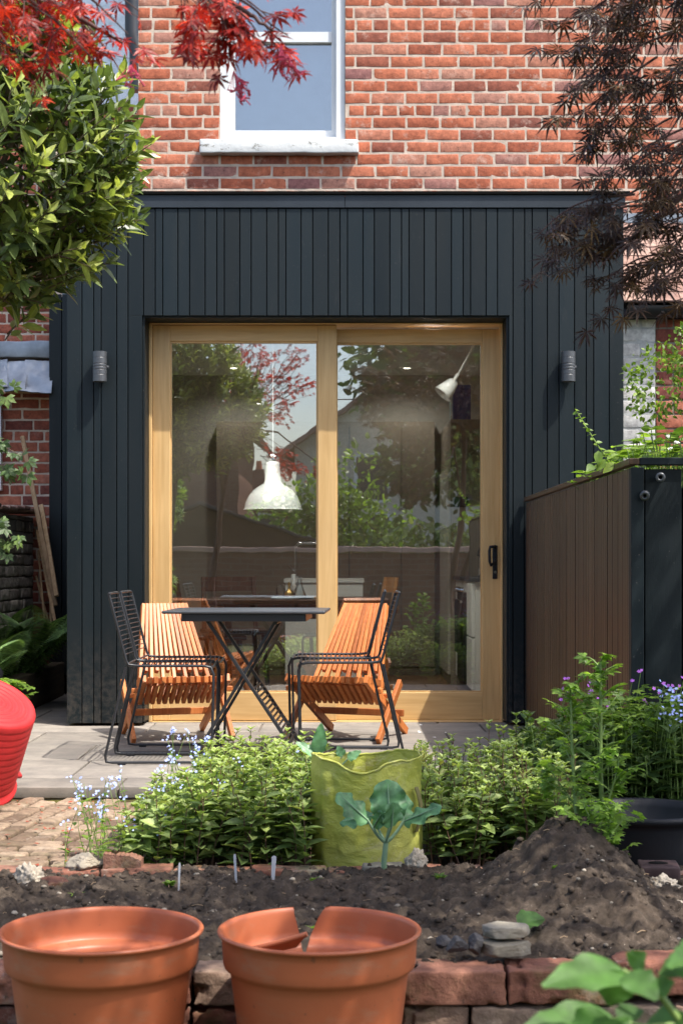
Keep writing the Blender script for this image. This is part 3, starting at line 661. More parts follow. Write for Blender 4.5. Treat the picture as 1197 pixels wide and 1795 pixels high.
# dark bag
mb = MB(); V = IV*np.array([.085, .12, .085]); V = V+n3(V, 14, 4)*.014; mb.add(V+np.array([-1.98, 8.75, .27]), IF, .5); tag(mb.build('crumpled_bag', M['blackpl'], smooth=True), 'crumpled dark plastic bag lying on the sleeper edging above the red tub', 'bag')

# far-left neighbour with blue-grey render
nh = thing('rendered_house', 'pale blue grey rendered wall glimpsed between the bay tree and the red brick corner', 'building')
mb = MB(); mb.box(-6, 13.4, 0, -1.2, 13.7, 6.5); mb.build('rendered_wall', M['render'], nh)
mb = MB(); mb.box(-3.2, 13.1, 4.62, -1.3, 13.4, 4.72); mb.build('roof_strip', M['oldbrick'], nh)
mb = MB(); mb.tube([P(232, -60, 13), P(232, 60, 13), P(240, 90, 13), P(240, 160, 13)], .06, 10); mb.build('downpipe', M['black'], nh, smooth=True)
mb = MB(); mb.box(-2.3, 13.32, 3.2, -1.7, 13.42, 4.2); mb.build('window_frame', M['white'], nh)

# ================================================================ RIGHT SIDE
rn = thing('outbuilding', 'lean-to with part white painted brick wall, black gutter and clay tiled roof', 'building')
RD = 8.95; RS = F/RD; rx = lambda px: (px-HX)/RS; rz_ = lambda py: EYE+(HY-py)/RS
mb = MB(); mb.box(rx(1090), RD+.012, 0, 3.6, RD+.25, rz_(545)); mb.build('mortar_backing', M['mortard'], rn)
mb = MB(); bricks(mb, rx(1090), rx(1148), .02, rz_(552), RD+.01, None, .082, .235, .010, hdr=0, seed=41, noise=.003); mb.build('painted_brickwork', M['whitebrick'], rn, smooth=True)
mb = MB(); mb.box(rx(1090), RD+.008, .0, rx(1148), RD+.011, rz_(548)); mb.build('painted_mortar', M['mortarw'], rn)
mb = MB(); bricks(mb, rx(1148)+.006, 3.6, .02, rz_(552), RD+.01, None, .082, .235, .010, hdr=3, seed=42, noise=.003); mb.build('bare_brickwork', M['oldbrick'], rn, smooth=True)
mb = MB(); mb.lathe([(.062, 0), (.062, 2.0)], 14, Matrix.Translation((rx(1092), RD-.07, rz_(542)))@Matrix.Rotation(R(90), 4, 'Y'), a0=R(-90), a1=R(90)); mb.lathe([(.058, 0), (.058, 2.0)], 14, Matrix.Translation((rx(1092), RD-.07, rz_(542)))@Matrix.Rotation(R(90), 4, 'Y'), a0=R(-90), a1=R(90)); mb.box(rx(1092), RD-.01, rz_(560), 3.6, RD+.005, rz_(528)); mb.build('gutter', M['blackpl'], rn, smooth=True)
mb = MB(); rr = random.Random(6); y0, z0 = RD-.06, rz_(532); y1, z1 = HD-.01, hz(392); ang = math.atan2(z1-z0, y1-y0); Ls = math.hypot(z1-z0, y1-y0); nrow = 9
for r_ in range(nrow):
    t_ = r_/nrow; x = rx(1088)-(r_ % 2)*.08
    while x < 3.6:
        mb.rbox((.158, Ls/nrow*1.35, .013), Matrix.Translation((x+.08, y0+(y1-y0)*(t_+.5/nrow), z0+(z1-z0)*(t_+.5/nrow)+.008))@Matrix.Rotation(ang-.06, 4, 'X')@Matrix.Rotation(rr.uniform(-.03, .03), 4, 'Y'), r=.003, n=(2, 1, 1), noise=.002, nsc=15, seed=r_, rnd=rr.random()); x += .163
mb.build('tiled_roof', M['tile'], rn)
mb = MB(); mb.box(rx(1086), HD-.03, hz(394), 3.6, HD+.0, hz(376)); mb.build('lead_flashing', M['lead'], rn)

# planter
pl = thing('tall_planter', 'tall timber planter box with brown ribbed side boards, black boarded end and trimmed top edge', 'planter')
PX, PY0, PY1, PZ = 1.007, 5.46, 8.58, 1.25
mb = MB(); rr = random.Random(3); y = PY0+.012; 
while y < PY1-.01:
    wd = rr.choice([.26, .30, .22]); wd = min(wd, PY1-y)
    nr = max(2, int(wd/.032)); rn_ = rr.random()
    for k in range(nr):
        a = y+k*(wd-.012)/nr; b = a+(wd-.012)/nr-.003
        mb.rbox((.02, b-a, PZ-.03-.01), Matrix.Translation((PX+.01-rr.random()*.002, (a+b)/2, (PZ-.03+.01)/2)), r=.002, n=(1, 1, 5), rnd=rn_+rr.uniform(-.15, .15))
    y += wd
mb.build('side_boards', M['brown'], pl)
mb = MB(); x = PX+.045
while x < 1.95:
    mb.rbox((.128, .02, PZ-.04), Matrix.Translation((x+.066, PY0+.008, (PZ-.03)/2)), r=.003, n=(1, 1, 6)); x += .134
mb.rbox((.045, .045, PZ-.03), Matrix.Translation((PX+.018, PY0+.0, (PZ-.03)/2)), r=.003, n=(1, 1, 4)); mb.build('end_boards', M['clad'], pl)
mb = MB(); mb.box(PX+.022, PY0+.02, 0, 1.98, PY1, PZ-.1); mb.build('planter_core', M['soil'], pl)
mb = MB(); mb.rbox((.035, PY1-PY0+.03, .022), Matrix.Translation((PX+.006, (PY0+PY1)/2-.01, PZ-.010)), r=.003); mb.build('top_trim', M['brown'], pl)
mb = MB(); mb.rbox((.98, .045, .026), Matrix.Translation((PX+.515, PY0-.001, PZ-.009)), r=.003); mb.build('end_trim', M['clad'], pl)
for (px, py) in ((1157, 838), (1130, 863)):
    c_ = P(px, py, PY0-.002); mb = MB(); mb.lathe([(0, 0), (.008, 0), (.010, .03), (.017, .034), (.017, .05), (.010, .052), (.007, .05), (.006, .03)], 16, Matrix.Translation(tuple(c_))@Matrix.Rotation(R(90+(18 if px < 1140 else 0)), 4, 'X')@Matrix.Rotation(R(-12), 4, 'Y')); mb.build('overflow_pipe', M['grey'], pl, smooth=True)
bl = MB()

# ================================================================ FURNITURE
def wire_chair():
    t = thing('wire_chair', '', 'chair', (0, 0, 0), 0, 'black wire chairs drawn up to the folding table'); W = .165; r = .0062
    for sg in (-1, 1):
        m = MB(); y = sg*W
        pts = [(-.235, y, .735), (-.225, y, .745), (-.150, y, .455), (-.140, y, .437), (-.10, y, .432), (.19, y, .432), (.222, y, .425), (.234, y, .395), (.226, y, .03), (.216, y, .008), (.19, y, .0065), (-.21, y, .0065), (-.238, y, .01), (-.242, y, .035), (-.152, y, .425)]
        P2 = [pts[0]]
        for a, b in zip(pts, pts[1:]):
            n = max(1, int(math.dist(a, b)/.06))
            for k in range(1, n+1): P2.append(tuple(a[i]+(b[i]-a[i])*k/n for i in range(3)))
        m.tube(P2[1:], r, 8); m.build('side_frame', M['black'], t, smooth=True)
        for xx in (-.17, .16): m = MB(); m.rbox((.035, .016, .008), Matrix.Translation((xx, y, .0)), r=.002); m.build('foot_pad', M['blackpl'], t)
    m = MB()
    m.tube([(-.225, -W, .745), (-.228, -W+.03, .751), (-.228, W-.03, .751), (-.225, W, .745)], r, 8)
    for k in range(13):
        z = .478+k*.0208; x = -.150-(z-.455)/.29*.075; m.tube([(x, -W, z), (x-.006, -W*.5, z), (x-.008, 0, z), (x-.006, W*.5, z), (x, W, z)], .0025, 6)
    m.build('backrest', M['black'], t, smooth=True)
    m = MB()
    for k in range(18):
        x = -.125+k*.0205; m.tube([(x, -W, .434), (x, -W*.6, .424), (x, 0, .420), (x, W*.6, .424), (x, W, .434)], .0030, 6)
    m.tube([(.222, -W, .425), (.224, 0, .418), (.222, W, .425)], r*.9, 8); m.tube([(-.145, -W, .44), (-.145, W, .44)], r*.8, 8)
    m.build('seat', M['black'], t, smooth=True); return t
ch = wire_chair(); ch.location = (-.80, 7.08, .0045); ch['label'] = 'black wire chair nearest the camera on the left side of the folding table'
ch.rotation_euler = (0, 0, R(1))
dup(ch, (-.795, 7.44, .0045), R(-1), 'black wire chair on the left, behind another wire chair, next to the left slatted chair')
dup(ch, (.035, 7.32, .0045), R(181), 'black wire chair nearest the camera on the right side of the folding table')
dup(ch, (-.015, 7.68, .0045), R(179), 'black wire chair on the right, farther one, next to the right slatted chair')

def slat_chair(label, loc, rz):
    t = thing('slatted_chair', label, 'chair', loc, rz, 'low slatted wooden chairs'); N = 13
    wt, wb = .225, .395
    back, seat = MB(), MB()
    for k in range(N):
        u = (k/(N-1)-.5)
        top = np.array([u*wt, .26, .675]); bot = np.array([u*wb, -.07, .19])
        if k % 2 == 0:
            back.bar(top, bot, .019, .030, (0, 1, .3))
        else:
            mid = top+(bot-top)*.70; back.bar(top, mid, .019, .030, (0, 1, .3))
        fr = np.array([u*(wb+.03), -.26, .315]); re = np.array([u*(wb-.03), .10, .265])
        if k % 2 == 1: seat.bar(fr, re, .022, .034, (0, 0, 1))
        else: seat.bar(fr+np.array([0, .02, .0]), re*.55+fr*.45, .022, .034, (0, 0, 1))
        # lower interlocking ends
        seat.bar(np.array([u*wb, -.20, .295]), np.array([u*wb*.96, -.06, .19]), .020, .028, (0, 1, 0))
    back.build('backrest', M['slat'], t); seat.build('seat', M['slat'], t)
    for sg in (-1, 1):
        m = MB(); m.bar((sg*(wb/2+.012), -.285, .325), (sg*(wb/2+.012), .30, .012), .022, .042, (0, 0, 1)); m.build('rear_leg', M['slat'], t)
        m = MB(); m.bar((sg*(wb/2+.052), .10, .285), (sg*(wb/2+.052), -.22, .012), .022, .042, (0, 0, 1)); m.build('front_leg', M['slat'], t)
        m = MB(); m.bar((sg*(wb/2+.012), -.18, .26), (sg*(wb/2+.06), -.18, .26), .03, .025, (0, 0, 1)); m.build('peg', M['slat'], t)
    m = MB(); m.bar((-wb/2-.05, -.02, .222), (wb/2+.05, -.02, .222), .022, .022, (0, 0, 1)); m.build('crossbar', M['slat'], t); m = MB(); m.bar((-wb/2-.045, .17, .12), (wb/2+.045, .17, .12), .022, .035, (0, 0, 1)); m.build('crossbar', M['slat'], t)
slat_chair('low orange wooden slatted chair left of the table, facing right', (-.85, 8.0, 0), R(18))
slat_chair('low orange wooden slatted chair right of the table, facing left', (.03, 8.0, 0), R(-22))

tb = thing('folding_table', 'small grey metal folding table with crossed black legs in front of the glazed doors', 'table', (-.43, 7.3, 0), R(-2))
m = MB(); m.rbox((.735, .56, .014), Matrix.Translation((0, 0, .669)), r=.008, n=(6, 6, 1)); m.build('table_top', M['greytop'], tb, smooth=False)
m = MB(); 
for y in (-.26, .26): m.rbox((.56, .012, .034), Matrix.Translation((0, y, .645)), r=.003)
for x in (-.274, .274): m.rbox((.012, .508, .034), Matrix.Translation((x, 0, .645)), r=.003)
m.build('apron', M['black'], tb)
for y, s1 in ((-.20, 1), (.20, 1)):
    m = MB(); m.bar((-.17, y, .63), (.245, y, .008), .014, .033, (0, 1, 0)); m.build('leg', M['black'], tb)
    m = MB(); m.bar((.14, y+.018, .63), (-.23, y+.018, .008), .014, .033, (0, 1, 0)); m.build('leg', M['black'], tb)
m = MB(); 
for u in (0.02, .55): 
    pass
for k in range(14):
    u = .50+k*.03; x = -.17+.415*u; z = .63-.622*u; m.tube([(x, -.195, z), (x, .195, z)], .0055, 6)
m.build('slatted_brace', M['black'], tb)
for (x, z, r_) in ((-.225, .02, .009), (.14, .62, .008), (-.017, .40, .005)): m = MB(); m.tube([(x, -.21, z), (x, .23, z)], r_, 8); m.build('crossbar', M['black'], tb)

# ================================================================ RED TUB
rt = thing('red_tub', 'red rubber garden tub turned upside down and tilted at the left edge of the patio', 'tub', (0, 0, 0))
bc = Vector(P(-12, 1226, 5.95)); axis = Vector((.42, -.33, .84)).normalized(); Mt = Matrix.Translation(bc)@axis.to_track_quat('Z', 'Y').to_matrix().to_4x4()
prof = [(0, -.002)]
for k in range(5): r0 = .028+k*.026; prof += [(r0, -.002), (r0+.003, -.006), (r0+.009, -.006), (r0+.012, -.001)]
prof += [(.158, 0), (.170, -.004), (.176, -.014)]
for k in range(11):
    z = -.03-k*.028; r0 = .178+k*.0030; prof += [(r0, z), (r0+.0002, z-.002), (r0-.0007, z-.004), (r0, z-.006)]
prof += [(.213, -.335), (.221, -.338), (.221, -.355), (.210, -.356), (.205, -.34), (.17, -.02), (0, -.015)]
m = MB(); m.lathe(prof, 56, Mt); tv = np.concatenate(m.v); zmin = tv[:, 2].min(); Mt = Matrix.Translation((0, 0, 0))@Mt
m.build('tub_body', M['red'], rt, smooth=True)
m = MB(); hp = [Mt@Vector((.215, .06, -.345)), Mt@Vector((.26, .05, -.36)), Mt@Vector((.275, 0, -.365)), Mt@Vector((.26, -.05, -.36)), Mt@Vector((.215, -.06, -.345))]; m.tube([tuple(p) for p in hp], .010, 8); m.build('handle', M['red'], rt, smooth=True)

# ================================================================ RAISED BED WALL, BRICKS AND STONES
bw = thing('raised_bed_wall', 'low dry laid wall of worn reclaimed bricks holding the soil bed', 'wall')
rr = random.Random(17)
def lay(mb, xs, y, z, h, dep, seed0):
    for k, (a, b, rn_, dz_) in enumerate(xs):
        mb.rbox((b-a-.006, dep, h), Matrix.Translation(((a+b)/2, y+dep/2+rr.uniform(-.006, .006), z+h/2+dz_))@Matrix.Rotation(rr.uniform(-.02, .02), 4, 'Z')@Matrix.Rotation(rr.uniform(-.012, .012), 4, 'Y'), r=.0045, n=(22, 9, 8), noise=.0026, nsc=34, seed=seed0+k, rnd=rn_, chip=.012)
def W(px): return (px-HX)*3.13/F
top = [(W(-420), W(-220), .4, 0), (W(-215), W(-20), .6, 0), (W(-20), W(165), .5, 0), (W(165), W(338), .3, 0), (W(338), W(520), .75, -.002), (W(520), W(702), .6, 0), (W(702), W(888), .55, 0), (W(888), W(1075), .42, .001), (W(1075), W(1265), .35, .016), (W(1265), W(1460), .5, .01), (W(1460), W(1640), .6, 0)]
mb = MB(); lay(mb, top, 3.12, .005, .068, .105, 200)
mb.build('top_course', M['bedbrick'], bw, smooth=True)
mb = MB()
for row in range(1, 3):
    xs = []; x = W(-420)-rr.random()*.1
    edges = [W(-420), W(-240), W(-60), W(130), W(335), W(520), W(703), W(824), W(1010), W(1180), W(1370), W(1640)] if row == 1 else [W(-400), W(-200), W(0), W(200), W(400), W(600), W(800), W(1000), W(1200), W(1400), W(1640)]
    for a, b in zip(edges, edges[1:]): xs.append((a, b, rr.choice([.75, .8, .2, .5, .85]), rr.uniform(-.002, .002)))
    lay(mb, xs, 3.125, .005-.074*row, .068, .10, 300+row*20)
mb.build('lower_courses', M['bedbrick'], bw, smooth=True)
mb = MB(); mb.box(W(-420), 3.19, -.16, W(1640), 3.215, .045); mb.build('wall_filling', M['soil'], bw)
be = thing('bed_edging', 'line of half buried bricks edging the back of the soil bed', 'edging')
mb = MB(); xs = []; x = -.98
while x < .95:
    L = rr.choice([.2, .215, .17, .11]); xs.append((x, x+L, rr.choice([.4, .55, .6, 1.0, .35]), rr.uniform(-.004, .006))); x += L
lay(mb, xs, 4.345, -.03, .062, .09, 500); mb.build('edging_bricks', M['bedbrick'], be, smooth=True)
mb = MB(); lay(mb, [(-1.05, -.93, .4, 0)], 3.95, -.02, .05, .1, 540); lay(mb, [(-1.16, -1.04, .3, 0)], 3.75, -.02, .05, .1, 545)
mb.build('edging_bricks', M['bedbrick'], be, smooth=True)

def rock(name, px, py, d, size, mat, label, cat='stone', seed=0, rot=0, amp=.22, group='loose stones around the soil bed', ns=1.6):
    rs = np.random.default_rng(seed+77); m = MB(); D = IV5; r_ = np.full(len(D), 1.25); flat = size[2] < .45*size[0]
    for k in range(11 if not flat else 8):
        nn = unit(rs.normal(size=3)*(np.array([1, 1, 1]) if not flat else np.array([1, 1, .15]))); h = rs.uniform(.72, 1.0); dt = D@nn; r_ = np.where(dt > .05, np.minimum(r_, h/np.maximum(dt, .05)), r_)
    if flat:
        for sg in (1, -1): nn = unit(np.array([rs.normal()*.08, rs.normal()*.08, sg])); dt = D@nn; r_ = np.where(dt > .05, np.minimum(r_, .62/np.maximum(dt, .05)), r_)
    V = D*r_[:, None]*(1+amp*.55*fbm(D, ns*1.4, seed, 5, .62)-amp*.5*np.abs(fbm(D, ns*3, seed+9, 3)))[:, None]
    V = V*np.array(size)/2*1.08; c_ = P(px, py, d); rot_ = np.array(Matrix.Rotation(rot, 3, 'Z')); m.add(V@rot_.T, IF5, rs.random())
    o = m.build(name, mat, smooth=True); o.location = tuple(c_)
    tag(o, label, cat, group); return o
rock('flint_stone', 55, 1543, 4.16, (.07, .07, .075), M['flint'], 'knobbly cream and grey flint on the left corner of the soil bed', seed=1, amp=.35, ns=2.2)
rock('flint_stone', 58, 1560, 4.10, (.055, .05, .03), M['darkst'], 'small dark stone leaning at the foot of the knobbly flint', seed=12)
rock('flint_stone', 153, 1513, 4.42, (.085, .07, .055), M['flint'], 'cream topped rounded stone beside the notched brick piece', seed=2, amp=.2)
rock('mossy_stone', 728, 1515, 4.36, (.058, .06, .070), M['flint'], 'rough pitted stone standing at the right corner of the green bag', seed=3, amp=.3, ns=2.5)
rock('flint_stone', 1168, 1557, 4.02, (.095, .08, .062), M['flint'], 'bumpy yellowish flint right of the soil mound', seed=4, amp=.35, ns=2.2)
rock('flat_stone', 1105, 1530, 4.3, (.085, .08, .035), M['greyst'], 'flat brown stone between the soil mound and the dark brick', seed=5)
rock('flat_stone', 882, 1660, 3.22, (.108, .075, .036), M['greyst'], 'lower of two flat grey stones stacked on the front brick wall', seed=6, amp=.05)
rock('flat_stone', 880, 1631, 3.24, (.088, .07, .034), M['greyst'], 'upper of two flat grey stones stacked on the front brick wall', seed=7, amp=.05, rot=.3)
rock('dark_pebble', 833, 1655, 3.20, (.032, .035, .036), M['darkst'], 'dark rounded pebble touching the stacked flat stones', seed=8, amp=.1)
rock('dark_pebble', 800, 1657, 3.20, (.038, .035, .028), M['darkst'], 'dark pebble left of another dark pebble on the front wall', seed=9, amp=.1)
rock('dark_pebble', 776, 1650, 3.26, (.026, .026, .022), M['darkst'], 'leftmost and smallest of the dark pebbles on the front wall', seed=19, amp=.1)
rock('pale_pebble', 372, 1606, 3.72, (.034, .03, .026), M['flint'], 'pale pinkish stone on the soil between the two orange pots', seed=10)
rock('pale_pebble', 1190, 1590, 3.8, (.05, .05, .03), M['flint'], 'pale flat stone at the right edge below the yellowish flint', seed=14)
rock('pale_pebble', 271+0, 1590, 3.85, (.02, .02, .016), M['greyst'], 'tiny grey pebble on the soil behind the left orange pot', seed=15)
m = MB(); m.rbox((.115, .07, .040), None, r=.006, n=(10, 5, 4), noise=.002, nsc=30, seed=5, chip=.004); o = m.build('stone_block', M['greyst'], smooth=True); o.location = tuple(P(671, 1527, 4.33)); tag(o, 'pale grey block lying at the foot of the green bag behind the brassica', 'block')
# notched brick piece
m = MB(); n_ = 26; V = []; 
for j in range(2):
    for i in range(n_+1):
        u = i/n_-.5; xx = u*.105; zt = .030-.010*u-.016*max(0, u-.2)*2+.0015*math.sin(i*2.2); V.append((xx, -.03*(1-2*j), zt)); zb = -.026+(.022*math.sqrt(max(0, 1-((u-.05)/.2)**2)) if abs(u-.05) < .2 else 0); V.append((xx, -.03*(1-2*j), zb))
k2 = 2*(n_+1); fs_ = []
for i in range(n_):
    a = 2*i; fs_ += [(a, a+1, a+3, a+2), (k2+a, k2+a+2, k2+a+3, k2+a+1), (a, a+2, k2+a+2, k2+a), (a+1, k2+a+1, k2+a+3, a+3)]
fs_ += [(0, k2, k2+1, 1), (2*n_, 2*n_+1, k2+2*n_+1, k2+2*n_)]
m.add(V, fs_, .6); o = m.build('brick_fragment', M['bedbrick']); o.location = tuple(P(217, 1515, 4.40)); tag(o, 'broken orange brick piece with an arched notch beside the cream stone', 'brick')
m = MB(); m.rbox((.07, .06, .035), None, r=.006, n=(6, 5, 3), noise=.003, nsc=30, seed=9, chip=.01, rnd=.1); o = m.build('brick_fragment', M['bedbrick'], smooth=True); o.location = tuple(P(97, 1553, 4.1)); o.rotation_euler = (.1, .1, .5); tag(o, 'dark red brick lump just right of the knobbly flint', 'brick')
m = MB(); m.rbox((.105, .10, .070), None, r=.006, n=(8, 8, 5), noise=.0012, nsc=30, seed=6, rnd=0.0); o = m.build('dark_brick', simple('engineering_brick', (.05, .028, .028), .6, .4, 0, .35, 20, .4), smooth=True); o.location = tuple(P(1153, 1536, 4.16)); o.rotation_euler = (0, 0, R(-6)); tag(o, 'dark purple brick with a hollow in its top, in front of the black tub', 'brick')
m = MB(); m.lathe([(0, .002), (.02, .002), (.026, .0005)], 20); f_ = m.build('frog_shade_disc', M['void'], o); f_.location = (0, 0, .0355); f_.scale = (1, .7, 1)  # near-black disc painted in for the shade inside the brick's hollow
# plant labels
for (px, y0, y1, d, wd, lean, lab) in ((313, 1512, 1570, 3.98, .006, 2, 'thin white plant label nearest the left pot, edge on'), (415, 1497, 1560, 4.04, .007, -3, 'tall narrow white plant label in the soil in the middle of the three'), (478, 1500, 1543, 4.16, .013, 3, 'short broad white plant label with a rounded top'), (214, 1577, 1600, 3.86, .009, 0, 'white plant label mostly hidden behind the left orange pot')):
    a = P(px+lean, y0, d); b = P(px, y1+8, d); m = MB(); w2 = wd/2; h = a[2]-b[2]
    V = [(-w2, -.0008, 0), (w2, -.0008, 0)]; prof = [(w2, h*.93), (w2*.7, h*.985), (0, h), (-w2*.7, h*.985), (-w2, h*.93)]
    fr = [(x, -.0008, z) for x, z in [(-w2*.6, 0), (w2*.6, 0)]+prof]; bk = [(x, .0008, z) for x, _, z in fr]; n_ = len(fr)
    m.add(fr+bk, [tuple(range(n_))]); m.add(bk, [tuple(reversed(range(n_)))]); m.add(fr+bk, [(i, n_+i, n_+(i+1) % n_, (i+1) % n_) for i in range(n_)])
    o = m.build('plant_label', M['label']); o.location = tuple(b); o.rotation_euler = (0, R(lean), R(lean*5)); tag(o, lab, 'plant label', 'white plant labels in the soil')

# debris
m = MB()
for k in range(150):
    x, y = rng.uniform(-.9, 1.3), rng.uniform(3.2, 4.35); z = soilz(np.array([x]), np.array([y]))[0]+.003; a = rng.random()*6.3; L = rng.uniform(.008, .035); m.tube([(x, y, z), (x+L*.5*math.cos(a), y+L*.5*math.sin(a), z+.003), (x+L*math.cos(a), y+L*math.sin(a), z)], rng.uniform(.0005, .0011), 4)
struct(m.build('straw_bits', simple('dry_straw', (.32, .22, .13), .8), smooth=False), 'stuff'); tag(bpy.data.objects['straw_bits'], 'dry straw and twig bits scattered over the dark soil bed', 'straw bits')
m = MB(); pp_ = []
for k in range(230):
    x, y = rng.uniform(-.95, 1.3), rng.uniform(3.2, 4.38); z = soilz(np.array([x]), np.array([y]))[0]; sz_ = .0018+.006*rng.random()**3; m.add(IV*(1+.3*vnoise(IV+k, 1.5, k)[:, None])*np.array([sz_, sz_, sz_*.7])+np.array([x, y, z+sz_*.3]), IF, rng.random())
tag(m.build('gravel_bits', M['flint'], smooth=True), 'tiny pale stones scattered over the dark soil bed', 'gravel', kind='stuff')
m = MB(); lv = Leaves()
for k in range(170): lv.add(np.array([rng.uniform(-1.7, -.75), rng.uniform(4.5, 6.15), -.026]), (rng.normal(), rng.normal(), .05), (0, 0, 1)+rv()*.25, rng.uniform(.010, .022))
lv.into(m, T_OV); tag(m.build('fallen_petals', simple('fallen_red_bits', (.30, .07, .04), .8, .2, 0, .5, 30)), 'small fallen red maple bits lying on the brick path', 'leaf litter', kind='stuff')
m = MB(); lv = Leaves()
for (px, py) in ((740, 1271), (732, 1283), (779, 1284), (764, 1293), (650, 1262), (700, 1300), (820, 1302)): lv.add(G(px, py, .004), (rng.normal(), rng.normal(), .1), (0, -.4, 1)+rv()*.2, .022)
lv.into(m, T_OV); tag(m.build('white_petals', M['whitep']), 'a few pale petals dropped on the paving by the sliding door', 'petals', kind='stuff')

# ================================================================ POTS
def pot(px, label, broken):
    d = 2.92; c = P(px, 1629, d); t = thing('plant_pot', label, 'plant pot', (c[0], d, -.155), 0, 'large orange plastic pots at the front'); ztop = c[2]+.155; Rr = .1855
    def pr(inner=False): pass
    out = [(.128, 0), (.130, .004), (.1655, ztop-.075), (.1700, ztop-.068), (.1765, ztop-.064), (.1785, ztop-.058), (.1815, ztop-.008), (.1850, ztop-.006), (.1885, ztop-.004), (.1895, ztop-.0005), (.1880, ztop+.002), (.1840, ztop+.003), (.1805, ztop+.0005), (.1790, ztop-.006)]
    inn = [(.1745, ztop-.056), (.170, ztop-.0600), (.150, ztop-.064), (.1455, ztop-.070), (.122, .012), (0, .010)]
    hi = []
    for (a, b) in zip(out, out[1:]):
        n = max(1, int(math.dist(a, b)/.012)); hi += [(a[0]+(b[0]-a[0])*k/n, a[1]+(b[1]-a[1])*k/n) for k in range(n)]
    hi.append(out[-1]); full = hi
    n0 = len(full)
    ii = [out[-1]]+inn
    for (a, b) in zip(ii, ii[1:]):
        n = max(1, int(math.dist(a, b)/.012)); full += [(a[0]+(b[0]-a[0])*k/n, a[1]+(b[1]-a[1])*k/n) for k in range(1, n+1)]
    full = [(0, 0)]+full
    m = MB(); keep = None
    if broken:
        def keep_(th, z):
            x = math.cos(th)*.185; back = math.sin(th) > 0
            if not back: return True
            # notch: left edge near px 508..528, right edge near px 575..520
            dp = ztop+.004-z; L = (-.052+dp*.16); Rg = (.016-dp*.60)
            if L < x < Rg and dp < .062: return False
            return True
    if not broken: m.lathe(full, 96)
    else:
        na = 160; V = []; apex = -.032; D_ = .095
        for (r_, z) in full:
            dp = min(1, max(0, (ztop+.003-z)/D_)); Lx = -.054+(apex+.054)*dp**1.1; Rx = .018+(apex-.018)*dp**.55
            jl = .0012*math.sin(z*900); rr_ = max(r_, .14); aL = math.acos(Lx/rr_); aR = math.acos(Rx/rr_)
            if dp >= 1: aL = aR = math.acos(apex/rr_)
            else: aL += jl*3; aR += jl*4
            th = np.linspace(aL, aR+2*math.pi, na+1); V.append(np.stack([r_*np.cos(th), r_*np.sin(th), np.full(na+1, z)], 1))
        fs_ = [(k*(na+1)+j, k*(na+1)+j+1, (k+1)*(na+1)+j+1, (k+1)*(na+1)+j) for k in range(len(full)-1) for j in range(na)]
        m.add(np.concatenate(V), fs_, .5)
    m.build('pot_body', M['terra'], t, smooth=True)
    return t, ztop, c
pot(178.5, 'large orange plastic pot, intact, at the front left', False)
t, ztop, c = pot(560, 'large orange plastic pot with a piece broken out of its back rim', True)
# shard inside
m = MB(); nu = 20; A_, B_, C_ = P(418, 1668, 2.88), P(482, 1656, 2.85), P(538, 1637, 2.84); V = []
for j in range(6):
    for i in range(nu+1):
        u = i/nu; p = A_*(1-u)**2+2*B_*u*(1-u)+C_*u*u; V.append(p+np.array([-.004*j, .012*j*(.4+u*.6), -.0075*j*(.5+.5*u)]))
V = np.array(V); i = (np.arange(5)[:, None]*(nu+1)+np.arange(nu)[None]).reshape(-1); q = np.stack([i, i+1, i+nu+2, i+nu+1], 1)
m.add(V, q); m.add(V+np.array([0, .002, -.002]), q[:, ::-1]); m.tube(V[:nu+1], .0048, 8); o = m.build('pot_shard', M['terra'], smooth=True); tag(o, 'curved broken piece of orange rim lying inside the broken pot', 'pot shard')

# black tub right
c_ = P(1132, 1432, 4.55); bt = thing('black_tub', 'large round black plastic tub standing among the plants at the right edge', 'tub', (c_[0], 4.62, 0)); zr = .88-(1419-991)*4.62/F
m = MB(); m.lathe([(0, -.04), (.165, -.04), (.175, .02), (.19, zr-.045), (.192, zr-.035), (.196, zr-.02), (.207, zr-.016), (.213, zr-.008), (.213, zr), (.205, zr+.005), (.196, zr+.001), (.187, zr-.02), (.178, .04), (0, .03)], 72); m.build('tub_body', M['blackpl'], bt, smooth=True)

# ================================================================ GROW BAG
gb = thing('grow_bag', 'lime green woven plastic planting bag with crumpled sides and frayed rim', 'planting bag', tuple(P(644, 1530, 4.63)*np.array([1, 1, 0])+np.array([0, 0, -.02])))
m = MB(); n = 120; nz = 46; rb = .166; H = .335; V = []
for k in range(nz+1):
    v = k/nz
    for j in range(n):
        th = j*2*math.pi/n; V.append((math.cos(th), math.sin(th), v))
V = np.array(V); th = np.arctan2(V[:, 1], V[:, 0]); v = V[:, 2]
front = np.clip(-np.sin(th), 0, 1)
Hh = H*(1-.0*front)+.010*np.sin(th*2+1)-.024*np.exp(-((th+1.75)/.35)**2)+.012*np.exp(-((th+1.0)/.3)**2)
q = np.stack([np.cos(th)*1.2, np.sin(th)*1.2, v*2.2], 1)
rad = rb*(1+.035*fbm(q, 1.6, 5, 3)+.020*np.abs(fbm(q, 4.5, 9, 2))*-1+.03*np.exp(-((th+2.45)/.10)**2)-.02*np.exp(-((th+2.2)/.08)**2)-.02*v)
X = np.stack([rad*np.cos(th), rad*np.sin(th)*.95, v*Hh], 1); X[:, 2] += .004*fbm(q, 6, 3, 2)
fs_ = []
for k in range(nz):
    for j in range(n): fs_.append((k*n+j, k*n+(j+1) % n, (k+1)*n+(j+1) % n, (k+1)*n+j))
m.add(X, fs_, .5); Xi = X.copy(); Xi[:, :2] *= .985; m.add(Xi, [f[::-1] for f in fs_], .5)
topr = X[nz*n:]; m.tube(np.vstack([topr, topr[:1]]), .0038, 6, cap=False)
